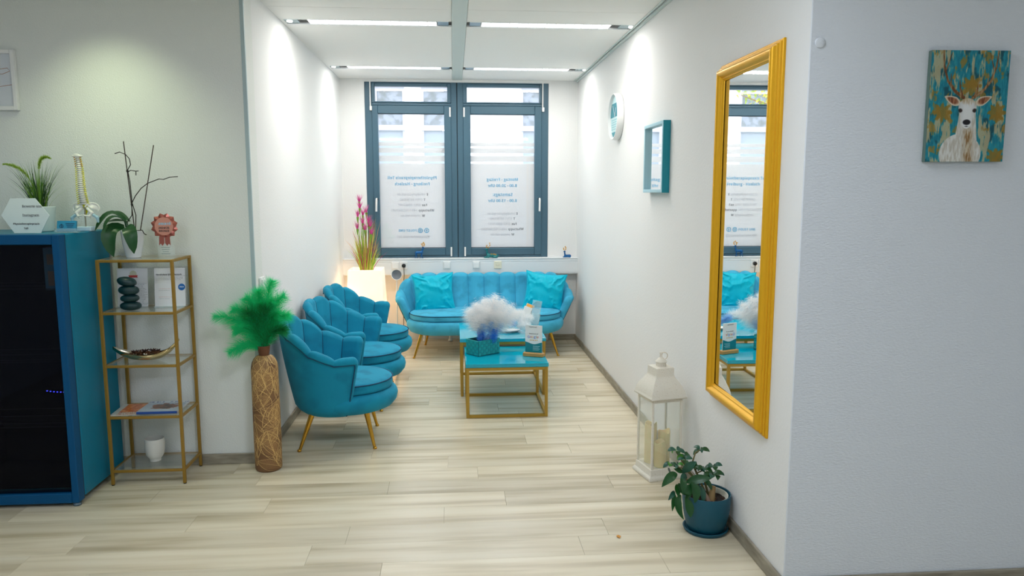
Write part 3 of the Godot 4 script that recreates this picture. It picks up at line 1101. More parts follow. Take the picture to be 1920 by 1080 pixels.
func pillow(at: Vector3, rot: Vector3, label: String, sd: int):
	var t := thing("cushion", label, "cushion", at, 0, "turquoise cushions on the sofa")
	t.rotation_degrees = rot
	var n := FastNoiseLite.new()
	n.seed = sd; n.frequency = 2.2; n.fractal_octaves = 3
	var N := 56
	for side in [1.0, -1.0]:
		var rows := []
		for i in N + 1:
			var row := PackedVector3Array()
			for j in N + 1:
				var u := 2.0 * i / N - 1.0
				var v := 2.0 * j / N - 1.0
				var edge := (1.0 - u * u) * (1.0 - v * v)
				var pinch := 1.0 - 0.12 * (1.0 - u * u) * absf(v) * absf(v) 
				var pinch2 := 1.0 - 0.12 * (1.0 - v * v) * u * u
				var x := u * 0.196 * pinch2
				var y := v * 0.19 * pinch
				var z := 0.062 * pow(edge, 0.45)
				# creases running from the corners
				var d := Vector2(absf(u), absf(v))
				var ang := atan2(1.02 - d.x, 1.02 - d.y)
				var rad := Vector2(1.02 - d.x, 1.02 - d.y).length()
				var fold := absf(sin(ang * 4.2 + n.get_noise_2d(u * 0.5 + sd, v * 0.5) * 2.4 + signf(u) * 1.3 + signf(v) * 0.6))
				z += 0.024 * (pow(1.0 - fold, 1.6) - 0.25) * smoothstep(0.0, 0.4, rad) * (1.0 - smoothstep(0.45, 1.25, rad)) * pow(edge, 0.18)
				var drape := absf(v - 0.25 * u * signf(0.5 - sd % 2) + 0.2 * n.get_noise_1d(u * 0.7) - 0.3)
				z += 0.014 * pow(maxf(0.0, 1.0 - drape * 4.0), 1.5) * pow(edge, 0.4)
				z += 0.006 * n.get_noise_2d(u * 0.3 + sd, v * 0.3) * pow(edge, 0.4)
				row.append(Vector3(x, y, z * side))
			rows.append(row)
		var g := Geo.new()
		g.grid(rows)
		put("front_cover" if side > 0 else "back_cover", g, M.cushion, t)
	var path := []
	for e in 4:
		for k in 20:
			var q := 2.0 * k / 20 - 1.0
			var b := 1.0 - 0.12 * (1.0 - q * q)
			path.append([Vector3(q * 0.196, 0.19 * b, 0), Vector3(0.196 * b, -q * 0.19, 0), Vector3(-q * 0.196, -0.19 * b, 0), Vector3(-0.196 * b, q * 0.19, 0)][e])
	var g := Geo.new()
	g.tube(path, 0.003, 6, true)
	put("seam", g, M.cushion, t)

# ------------------------------------------------------------------ nesting tables
func nest_table(label: String, x0: float, x1: float, zf: float, zb: float, h: float, front_bar: bool):
	var t := thing("nesting_table", label, "coffee table", Vector3((x0 + x1) / 2, 0, (zf + zb) / 2), 0, "nesting tables")
	var hx := (x1 - x0) / 2
	var hz := (zf - zb) / 2
	var g := Geo.new()
	g.span(Vector3(-hx - 0.004, h - 0.026, -hz - 0.004), Vector3(hx + 0.004, h, hz + 0.004), 0.002)
	put("tabletop", g, M.table, t)
	var b := 0.02
	for sx in [-1, 1]:
		for sz in [-1, 1]:
			g = Geo.new()
			g.box(Vector3(sx * (hx - b / 2), (h - 0.027) / 2, sz * (hz - b / 2)), Vector3(b, h - 0.027, b), 0.0015)
			put("leg", g, M.gold_paint, t)
	for y in [h - 0.037, b / 2]:
		for sz in [-1, 1]:
			if sz == 1 and y < 0.1 and not front_bar:
				continue
			g = Geo.new()
			g.box(Vector3(0, y, sz * (hz - b / 2)), Vector3(hx * 2 - 2 * b, b, b), 0.0015)
			put("rail", g, M.gold_paint, t)
		for sx in [-1, 1]:
			g = Geo.new()
			g.box(Vector3(sx * (hx - b / 2), y, 0), Vector3(b, b, hz * 2 - 2 * b), 0.0015)
			put("rail", g, M.gold_paint, t)

func tables():
	nest_table("lower front nesting table with glossy turquoise top and gold tube frame", 0.072, 0.616, -4.785, -5.335, 0.368, true)
	nest_table("taller rear nesting table with glossy turquoise top, behind the lower one", 0.04, 0.664, -5.315, -5.975, 0.432, false)

# ------------------------------------------------------------------ fridge
func fridge():
	var t := thing("display_fridge", "blue glass-door display fridge left of the gold rack, dark inside", "fridge", Vector3(-2.11, 0, 0))
	var g := Geo.new()
	var x := 0.31
	g.span(Vector3(x - 0.03, 0.03, -4.03), Vector3(x, 1.302, -3.603), 0.004)
	g.span(Vector3(-x, 0.03, -4.03), Vector3(-x + 0.03, 1.302, -3.603), 0.004)
	g.span(Vector3(-x + 0.03, 1.262, -4.03), Vector3(x - 0.03, 1.302, -3.603), 0.002)
	g.span(Vector3(-x + 0.03, 0.03, -4.03), Vector3(x - 0.03, 0.07, -3.603), 0.002)
	g.span(Vector3(-x + 0.03, 0.07, -4.03), Vector3(x - 0.03, 1.262, -4.0), 0.0)
	put("cabinet", g, M.fridge, t)
	g = Geo.new()
	g.span(Vector3(-x + 0.031, 0.071, -4.0), Vector3(x - 0.031, 1.261, -3.998), 0.0)
	g.span(Vector3(x - 0.033, 0.071, -3.998), Vector3(x - 0.031, 1.261, -3.604), 0.0)
	g.span(Vector3(-x + 0.031, 0.071, -3.998), Vector3(-x + 0.033, 1.261, -3.604), 0.0)
	g.span(Vector3(-x + 0.031, 0.071, -3.998), Vector3(x - 0.031, 0.073, -3.604), 0.0)
	put("liner", g, M.dark, t)
	g = Geo.new()
	g.span(Vector3(-x + 0.012, 0.04, -3.604), Vector3(x - 0.012, 1.29, -3.594), 0.0)
	g.V.clear(); g.N.clear(); g.U.clear(); g.I.clear()
	frame_bars(g, -x + 0.004, x - 0.004, 0.034, 1.298, 0.03, 0.03, 0.03, -3.604, -3.595, 0.0)
	put("door_seal", g, M.black, t)
	g = Geo.new()
	frame_bars(g, -x, x, 0.018, 1.302, 0.032, 0.05, 0.046, -3.594, -3.535, 0.004)
	var d := put("door", g, M.fridge_door, t)
	g = Geo.new()
	g.span(Vector3(-x + 0.03, 0.066, -3.56), Vector3(x - 0.03, 1.258, -3.554), 0.0)
	var dg := see_through(Color(0.01, 0.015, 0.05), 0.5, 0.02)
	dg.metallic_specular = 0.22
	put("door_glass", g, dg, d)
	for y in [0.36, 0.68, 1.03]:
		g = Geo.new()
		for k in 3:
			g.box(Vector3(0, y, -3.98 + k * 0.13), Vector3(2 * x - 0.07, 0.004, 0.004), 0.0)
		g.box(Vector3(0, y + 0.012, -3.62), Vector3(2 * x - 0.07, 0.004, 0.004), 0.0)
		put("wire_shelf", g, mat(rgb(36, 40, 58), 0.5, 0.3), t)
	g = Geo.new()
	for k in 9:
		g.box(Vector3(x - 0.16 + k * 0.0155, 0.545 - 0.012 * sin(k * 0.35) * 0.6, -3.64), Vector3(0.005, 0.004, 0.004), 0.0)
	tag(put("led_strip", g, glow(rgb(60, 70, 255), 6.0), t), "", "", "", "")
	omni(Vector3(-2.11 + x - 0.09, 0.50, -3.66), 0.004, rgb(30, 50, 255), 0.02)
	for q in [Vector3(x - 0.02, 0, -3.56), Vector3(-x + 0.02, 0, -3.56), Vector3(x - 0.02, 0, -4.0), Vector3(-x + 0.02, 0, -4.0)]:
		g = Geo.new()
		g.lathe([[0.012, 0.032], [0.012, 0.012], [0.018, 0.01], [0.018, 0.0], [0.0, 0.0]], 14, q)
		put("foot", g, mat(rgb(120, 140, 155), 0.4, 0.6), t)
	var bx := thing("carton", "slim light blue printed carton standing inside the dark fridge", "carton", Vector3(-1.888, 1.034, -3.70))
	g = Geo.new()
	g.span(Vector3(-0.045, 0, -0.05), Vector3(0.045, 0.2, 0.05), 0.001)
	put("box", g, mat(rgb(130, 200, 250), 0.5), bx)
	g = Geo.new()
	g.span(Vector3(-0.03, 0.12, 0.05), Vector3(0.03, 0.17, 0.0506), 0.0)
	g.span(Vector3(-0.03, 0.02, 0.05), Vector3(0.03, 0.09, 0.0506), 0.0)
	put("print", g, mat(rgb(214, 196, 186), 0.6), bx)

# ------------------------------------------------------------------ gold rack
const RACK := [1.158, 0.895, 0.625, 0.359, 0.076]
func shelf():
	var x0 := -1.764
	var x1 := -1.392
	var z0 := -4.046
	var z1 := -3.787
	var t := thing("gold_rack", "narrow gold tube rack with five glass shelves beside the fridge", "shelf", Vector3(x0, 0, z1))
	var w := x1 - x0
	var dp := z1 - z0
	var b := 0.015
	for px in [b / 2, w - b / 2]:
		for pz in [-b / 2, -dp + b / 2]:
			var g := Geo.new()
			g.box(Vector3(px, 0.583, pz), Vector3(b, 1.158, b), 0.0015)
			var lg := put("leg", g, M.shelf_gold, t)
			g = Geo.new()
			g.lathe([[0.0, 0.006], [0.007, 0.006], [0.008, 0.0], [0.0, 0.0]], 10, Vector3(px, 0, pz))
			put("foot", g, M.black, lg)
	for y in RACK:
		for pz in [-b / 2, -dp + b / 2]:
			var g := Geo.new()
			g.box(Vector3(w / 2, y - 0.003, pz), Vector3(w - 2 * b, b * 0.85, b * 0.85), 0.0015)
			put("rail", g, M.shelf_gold, t)
		for px in [b / 2, w - b / 2]:
			var g := Geo.new()
			g.box(Vector3(px, y - 0.003, -dp / 2), Vector3(b * 0.85, b * 0.85, dp - 2 * b), 0.0015)
			put("rail", g, M.shelf_gold, t)
		var g := Geo.new()
		g.span(Vector3(b, y, -dp + b), Vector3(w - b, y + 0.004, -b), 0.0)
		put("glass_shelf", g, M.clear, t)

# ------------------------------------------------------------------ tall vase with dyed plumes
func vase():
	var t := thing("floor_vase", "tall brown floor vase engraved with leaf veins, at the wall corner", "vase", Vector3(-1.017, 0, -3.972))
	var im := Image.create(512, 1024, false, Image.FORMAT_RGB8)
	im.fill(rgb(118, 84, 54))
	var r := RandomNumberGenerator.new()
	r.seed = 5
	var line := func(a: Vector2, b: Vector2, c: Color, th: int):
		var n := int(a.distance_to(b)) + 1
		for k in n + 1:
			var p := a.lerp(b, float(k) / n)
			for dx in th:
				im.set_pixel(posmod(int(p.x) + dx, 512), clampi(int(p.y), 0, 1023), c)
	var pale := rgb(226, 190, 120)
	for k in 70:
		var p := Vector2(r.randf() * 512, (k + r.randf()) / 70.0 * 1080 - 30)
		var ang := r.randf_range(-2.6, -0.5)
		var len := r.randf_range(170, 280)
		var bend := r.randf_range(-0.5, 0.5)
		var prev := p
		var d := Vector2.from_angle(ang)
		for s in 26:
			var u := s / 26.0
			d = Vector2.from_angle(ang + bend * u)
			var q := prev + d * len / 26.0
			line.call(prev, q, pale, 3)
			var hw := len * 0.27 * sin(PI * minf(1, u * 0.93 + 0.05))
			for side in [-1.0, 1.0]:
				var e := q + d.rotated(side * 1.0) * hw
				line.call(q, q.lerp(e, 0.5) + d * 1.5, rgb(184, 142, 86), 2)
				line.call(q.lerp(e, 0.5) + d * 1.5, e, rgb(184, 142, 86), 2)
			prev = q
		for side in [-1.0, 1.0]:                             # leaf outline
			prev = p
			for s in 41:
				var u := s / 40.0
				var q := p + Vector2.from_angle(ang + bend * u * 0.5) * len * u + Vector2.from_angle(ang + bend * u).rotated(side * 1.4) * len * 0.25 * sin(PI * minf(1, u * 0.93 + 0.05))
				line.call(prev, q, pale, 3)
				prev = q
	var vm := img_mat(im, 0.62)
	var g := Geo.new()
	var prof := [[0.0, 0.0], [0.062, 0.0], [0.067, 0.004]]
	for k in 20:
		prof.append([0.0705 + 0.001 * sin(k * 0.2), 0.012 + k * 0.0266])
	prof.append_array([[0.0705, 0.545], [0.069, 0.57], [0.064, 0.594], [0.055, 0.613], [0.043, 0.626], [0.029, 0.632]])
	g.lathe(prof, 48)
	for k in g.U.size():
		g.U[k].y = 1.0 - g.V[k].y / 0.64
	var b := put("body", g, vm, t)
	b.rotation_degrees.y = 90
	g = Geo.new()
	g.lathe([[0.026, 0.628], [0.029, 0.65], [0.033, 0.68], [0.0345, 0.683], [0.031, 0.683], [0.026, 0.65], [0.022, 0.628]], 28)
	var nm := mat(rgb(104, 62, 34), 0.5)
	put("neck", g, nm, t)
	# green plumes
	var pl := thing("plume_bunch", "bunch of fluffy bright green plumes in the tall brown vase", "plumes", Vector3(-1.017, 0.64, -3.972))
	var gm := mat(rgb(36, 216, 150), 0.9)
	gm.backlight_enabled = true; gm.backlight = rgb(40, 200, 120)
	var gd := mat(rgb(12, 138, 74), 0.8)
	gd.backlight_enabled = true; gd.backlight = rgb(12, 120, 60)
	var tips := [[-0.23, 0.21, 0.05], [-0.16, 0.02, 0.06], [-0.075, 0.30, 0.0], [-0.01, 0.34, 0.03], [0.055, 0.385, -0.01], [0.12, 0.31, 0.02], [0.15, 0.21, 0.05], [0.13, 0.13, 0.05], [-0.13, 0.14, 0.06], [0.03, 0.25, 0.07], [-0.06, 0.23, 0.07], [0.07, 0.29, 0.05], [-0.14, 0.25, 0.03], [0.10, 0.22, 0.06], [-0.09, 0.18, 0.07], [0.0, 0.28, 0.04]]
	for k in tips.size():
		var q := Vector3(tips[k][0], tips[k][1], tips[k][2])
		g = Geo.new()
		var mid := Vector3(q.x * 0.32, q.y * 0.62 + 0.09, q.z * 0.4)
		plume(g, Vector3(q.x * 0.05, 0.0, q.z * 0.08), mid, q, 0.1, 0.1, 1500, 0.00045, 0.012, k + 3, 1.15)
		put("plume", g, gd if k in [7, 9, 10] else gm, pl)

func plume(g: Geo, p0: Vector3, p1: Vector3, p2: Vector3, start: float, blen: float, n: int, w: float, droop: float, sd: int, forward: float, scatter := 0.0):
	var r := RandomNumberGenerator.new()
	r.seed = sd * 77
	var stem := []
	for k in 9:
		var t := k / 8.0
		stem.append(p0.lerp(p1, t).lerp(p1.lerp(p2, t), t))
	g.tube(stem, [0.0018, 0.0017, 0.0016, 0.0015, 0.0013, 0.001, 0.0008, 0.0006, 0.0003], 5)
	for k in n:
		var t := start + (1.0 - start) * pow(r.randf(), 0.9)
		var p := p0.lerp(p1, t).lerp(p1.lerp(p2, t), t)
		var d := (p1 - p0).lerp(p2 - p1, t).normalized()
		var v := Vector3(r.randfn(), r.randfn(), r.randfn())
		v = (v - d * v.dot(d)).normalized()
		if scatter > 0.0:
			p += Vector3(r.randfn(), r.randfn(), r.randfn()) * scatter * t
		var u := (t - start) / (1.0 - start)
		var len := blen * (0.3 + 0.7 * sin(PI * minf(1.0, u * 0.75 + 0.2))) * r.randf_range(0.55, 1.1)
		var dir := (v + d * forward * r.randf_range(0.5, 1.3)).normalized()
		var q := p + dir * len
		g.blade(p, p.lerp(q, 0.5) + v * len * 0.12, q + Vector3(0, -droop * r.randf(), 0), w, dir.cross(Vector3(r.randfn(), r.randfn(), r.randfn())).normalized(), 2)

# ------------------------------------------------------------------ right wall
func moulding(g: Geo, prof: Array, z0: float, z1: float, y0: float, y1: float):   # picture-frame profile (inset, height off the wall) mitred round a rectangle on the right wall
	var corner := [Vector2(z0, y0), Vector2(z1, y0), Vector2(z1, y1), Vector2(z0, y1)]
	var inw := [Vector2(1, 1), Vector2(-1, 1), Vector2(-1, -1), Vector2(1, -1)]
	for s in 4:
		var e := (s + 1) % 4
		var rows := []
		for p in prof:
			var a: Vector2 = corner[s] + inw[s] * p[0]
			var b: Vector2 = corner[e] + inw[e] * p[0]
			rows.append(PackedVector3Array([Vector3(-p[1], a.y, a.x), Vector3(-p[1], b.y, b.x)]))
		g.grid(rows)

func mirror():
	var t := thing("wall_mirror", "tall mirror in a moulded golden frame on the right wall", "mirror", Vector3(XR, 0, 0))
	var g := Geo.new()
	moulding(g, [[0.0, 0.0005], [-0.001, 0.006], [0.001, 0.011], [0.006, 0.0125], [0.0075, 0.0105], [0.0085, 0.0125], [0.0085, 0.017], [0.011, 0.0195], [0.0145, 0.019], [0.016, 0.0165], [0.0175, 0.0195], [0.0175, 0.026], [0.0205, 0.0285], [0.0235, 0.027], [0.0245, 0.0295], [0.0255, 0.036], [0.029, 0.0405], [0.033, 0.0435], [0.04, 0.0455], [0.048, 0.043], [0.055, 0.037], [0.060, 0.030], [0.063, 0.0285], [0.066, 0.0285], [0.068, 0.024], [0.073, 0.022], [0.075, 0.018]], -3.362, -2.722, 0.536, 2.057)
	put("frame", g, M.gilt, t)
	g = Geo.new()
	g.box(Vector3(-0.0175, 1.2965, -3.042), Vector3(0.002, 1.384, 0.504), 0.0, Basis(Vector3.UP, deg_to_rad(-0.75)))
	put("glass", g, M.mirror, t)

func wall_pieces():
	# round clock
	var t := thing("wall_clock", "round white-rimmed clock with turquoise face high on the right wall", "clock", Vector3(XR, 2.04, -5.49))
	var g := Geo.new()
	g.lathe([[0.0, 0.001], [0.165, 0.001], [0.168, 0.006], [0.168, 0.046], [0.166, 0.05], [0.162, 0.052], [0.157, 0.05], [0.156, 0.03]], 56)
	to_wall(g)
	put("case", g, M.white, t)
	g = Geo.new()
	g.lathe([[0.0, 0.03], [0.156, 0.03]], 56)
	to_wall(g)
	put("dial", g, mat(rgb(206, 236, 240), 0.4), t)
	g = Geo.new()                                             # turquoise upper band and lower tip of the dial
	for q in [[0.0, 0.10], [-0.152, -0.108]]:
		var rows := []
		for k in 13:
			var y := lerpf(q[0], q[1], k / 12.0)
			var hw := sqrt(maxf(0.0, 0.155 * 0.155 - y * y))
			rows.append(PackedVector3Array([Vector3(-0.0308, y, -hw), Vector3(-0.0308, y, hw)]))
		g.grid(rows)
	put("print", g, M.teal, t)
	g = Geo.new()
	for k in 5:
		for j in 6:
			g.box(Vector3(-0.031, -0.02 - k * 0.017, -0.1 + j * 0.038 + 0.01 * (k % 2)), Vector3(0.0006, 0.007, 0.026), 0.0)
	put("print", g, mat(rgb(140, 206, 212), 0.5), t)
	g = Geo.new()
	g.box(Vector3(-0.034, 0.03, 0.012), Vector3(0.001, 0.075, 0.006), 0.0, Basis(Vector3.RIGHT, 0.4))
	g.box(Vector3(-0.036, 0.045, -0.03), Vector3(0.001, 0.11, 0.004), 0.0, Basis(Vector3.RIGHT, -0.7))
	put("hands", g, M.white, t)
	# small framed mirror
	t = thing("small_mirror", "small mirror in a deep turquoise box frame on the right wall", "mirror", Vector3(XR, 0, 0))
	g = Geo.new()
	moulding(g, [[0.0, 0.001], [0.0, 0.043]], -4.578, -4.163, 1.49, 1.895)
	put("frame", g, M.teal, t)
	g = Geo.new()
	moulding(g, [[0.0, 0.043], [0.001, 0.045], [0.018, 0.045], [0.019, 0.043], [0.019, 0.02]], -4.578, -4.163, 1.49, 1.895)
	put("frame_face", g, M.teal_glare, t)
	g = Geo.new()
	g.span(Vector3(-0.022, 1.506, -4.561), Vector3(-0.019, 1.878, -4.18), 0.0)
	put("glass", g, M.mirror, t)
	# round cap on the hall wall
	t = thing("wall_button", "small round white cap on the grey wall beside the corner", "button", Vector3(1.256, 2.003, ZR))
	g = Geo.new()
	g.lathe([[0.018, 0.0005], [0.018, 0.003], [0.015, 0.0045], [0.008, 0.0055], [0.0, 0.0058]], 24)
	for k in g.V.size():
		g.V[k] = Vector3(g.V[k].x, -g.V[k].z, g.V[k].y); g.N[k] = Vector3(g.N[k].x, -g.N[k].z, g.N[k].y)
	put("cap", g, M.wall_grey, t)
	# light switch
	t = thing("light_switch", "white light switch on the left alcove wall above the green plumes", "switch", Vector3(XL, 0.985, -4.178))
	g = Geo.new()
	g.span(Vector3(0.0005, -0.043, -0.043), Vector3(0.012, 0.043, 0.043), 0.003)
	put("plate", g, M.white, t)
	g = Geo.new()
	g.box(Vector3(0.016, 0, 0), Vector3(0.012, 0.062, 0.062), 0.003, Basis(Vector3.BACK, 0.08))
	put("rocker", g, M.white, t)
	# picture at the left edge of the view
	t = thing("framed_drawing", "white framed line drawing on the plain wall above the fridge", "picture", Vector3(-2.40, 2.057, ZL))
	g = Geo.new()
	frame_bars(g, -0.21, 0.197, -0.15, 0.15, 0.02, 0.02, 0.02, 0.0005, 0.026, 0.002)
	put("frame", g, M.white, t)
	g = Geo.new()
	g.span(Vector3(-0.19, -0.13, 0.006), Vector3(0.177, 0.13, 0.01), 0.0)
	put("paper", g, mat(rgb(222, 228, 234), 0.35), t)
	g = Geo.new()
	for q in [[[0.02, 0.03], [0.09, 0.05], [0.155, 0.06], [0.165, 0.045], [0.13, 0.03], [0.06, 0.03]], [[0.06, -0.09], [0.10, -0.05], [0.105, -0.035], [0.12, -0.03], [0.17, -0.022]], [[0.05, 0.075], [0.10, 0.08], [0.12, 0.076]]]:
		var path := []
		for p in q:
			path.append(Vector3(p[0], p[1], 0.0105))
		g.tube(path, 0.0011, 5)
	put("drawn_line", g, mat(rgb(176, 106, 58), 0.6), t)

func to_wall(g: Geo):                                         # lathe axis y turned to point out of the right wall
	for k in g.V.size():
		g.V[k] = Vector3(-g.V[k].y, g.V[k].x, g.V[k].z); g.N[k] = Vector3(-g.N[k].y, g.N[k].x, g.N[k].z)

func square_lathe(g: Geo, prof: Array, at := Vector3.ZERO):   # four-sided turned shape, sharp at the corners
	for s in 4:
		var b := Basis(Vector3.UP, s * PI / 2)
		var rows := []
		for p in prof:
			var row := PackedVector3Array()
			for k in 5:
				row.append(at + b * Vector3(lerpf(-p[0], p[0], k / 4.0), p[1], p[0]))
			rows.append(row)
		g.grid(rows)

func lantern():
	var at := Vector3(1.078, 0, -3.736)
	var turn := 12.0
	var t := thing("lantern", "white distressed metal lantern with glass sides by the right wall", "lantern", at, turn)
	var wm := mat(rgb(238, 234, 222), 0.6)
	wm.albedo_texture = noise_tex(0.05, 61, 256, [[0.0, 0.16, 0.24, 1.0], [rgb(200, 190, 176), rgb(232, 227, 218), rgb(252, 250, 246), rgb(255, 255, 255)]], 4)
	triplanar(wm, Vector3.ONE * 9, false)
	var g := Geo.new()
	square_lathe(g, [[0.1, 0.0], [0.1025, 0.002], [0.1025, 0.014], [0.098, 0.018], [0.095, 0.024], [0.089, 0.026], [0.089, 0.055], [0.086, 0.058], [0.0, 0.058]])
	put("base", g, wm, t)
	for sx in [-1, 1]:
		for sz in [-1, 1]:
			g = Geo.new()
			g.box(Vector3(sx * 0.081, 0.24, sz * 0.081), Vector3(0.011, 0.37, 0.011), 0.0015)
			put("post", g, wm, t)
	g = Geo.new()
	for s in 4:
		var b := Basis(Vector3.UP, s * PI / 2)
		g.box(b * Vector3(0, 0.42, 0.081), Vector3(0.155, 0.012, 0.009), 0.001, b)
	put("top_rail", g, wm, t)
	for s in 4:
		var b := Basis(Vector3.UP, s * PI / 2)
		g = Geo.new()
		g.box(b * Vector3(0, 0.238, 0.081), Vector3(0.152, 0.356, 0.002), 0.0, b)
		put("pane", g, M.clear, t)
	g = Geo.new()
	square_lathe(g, [[0.0, 0.43], [0.09, 0.43], [0.1015, 0.432], [0.1015, 0.44], [0.0975, 0.444], [0.0965, 0.452], [0.0925, 0.47], [0.085, 0.489], [0.0745, 0.508], [0.063, 0.525], [0.0545, 0.538], [0.0505, 0.55], [0.0505, 0.585], [0.047, 0.588], [0.0, 0.588]])
	put("roof", g, wm, t)
	g = Geo.new()
	g.lathe([[0.024, 0.587], [0.024, 0.608], [0.03, 0.61], [0.03, 0.614], [0.022, 0.622], [0.012, 0.632], [0.007, 0.636], [0.006, 0.65], [0.009, 0.654], [0.009, 0.662], [0.0, 0.664]], 24)
	for k in 12:
		g.sphere(Vector3(0.024 * cos(TAU * k / 12), 0.597, 0.024 * sin(TAU * k / 12)), Vector3(0.0035, 0.008, 0.0035), 6)
	var fin := put("finial", g, wm, t)
	g = Geo.new()
	g.tube(ring(Vector3(0.012, 0.642, 0.006), 0.02, Vector3(0.8, 0.25, 0.3).normalized(), Vector3(-0.2, 0.95, 0.1).normalized()), 0.0016, 6, true)
	put("ring", g, mat(rgb(214, 200, 176), 0.4, 0.5), fin)
	var bs := Basis(Vector3.UP, deg_to_rad(turn))
	var cm := mat(rgb(238, 220, 160), 0.45)
	cm.subsurf_scatter_enabled = true; cm.subsurf_scatter_strength = 0.4
	var n := 0
	for c in [[-0.035, -0.028, 0.215, "tallest cream candle at the back left inside the white lantern"], [0.036, -0.012, 0.172, "middle-height cream candle at the right inside the white lantern"], [-0.014, 0.045, 0.135, "shortest cream candle at the front inside the white lantern"]]:
		var o := thing("candle", c[3], "candle", at + bs * Vector3(c[0], 0.0585, c[1]), 40.0 * n, "cream candles in the lantern")
		g = Geo.new()
		var rows := []
		var prof := [[0.0, 0.0], [0.0315, 0.0], [0.0325, 0.003], [0.032, c[2] * 0.5], [0.032, c[2] - 0.006], [0.030, c[2]], [0.027, c[2] - 0.002], [0.023, c[2] - 0.016], [0.0, c[2] - 0.02]]
		for p in prof:
			var row := PackedVector3Array()
			for k in 32:
				var a := TAU * k / 32
				row.append(Vector3(p[0] * cos(a), p[1] + (0.007 * sin(a * 2.0 + n) + 0.004 * sin(a * 3.0) if p[1] > c[2] - 0.01 else 0.0), p[0] * sin(a)))
			rows.append(row)
		g.grid(rows, true)
		put("wax", g, cm, o)
		g = Geo.new()
		g.tube([Vector3(0, c[2] - 0.02, 0), Vector3(0.002, c[2] - 0.008, 0)], 0.0012, 6)
		put("wick", g, M.black, o)
		n += 1

func leaf(g: Geo, a: Vector3, b: Vector3, c: Vector3, w: float, lift := Vector3.UP, fold := 0.25, pointed := 0.9):
	var rows := []
	var ctl := b * 2.0 - (a + c) * 0.5                        # the curve passes through b
	for i in 10:
		var t := i / 9.0
		var p := a.lerp(ctl, t).lerp(ctl.lerp(c, t), t)
		var d := (ctl - a).lerp(c - ctl, t).normalized()
		var s := d.cross(lift).normalized()
		var n := s.cross(d).normalized()
		var hw := w * pow(sin(PI * clampf(0.04 + t * 0.95, 0, 1)), pointed) * (1.0 if t < 0.98 else 0.35)
		var row := PackedVector3Array()
		for k in [-1.0, -0.5, 0.0, 0.5, 1.0]:
			row.append(p + s * hw * k + n * hw * fold * absf(k))
		rows.append(row)
	g.grid(rows)

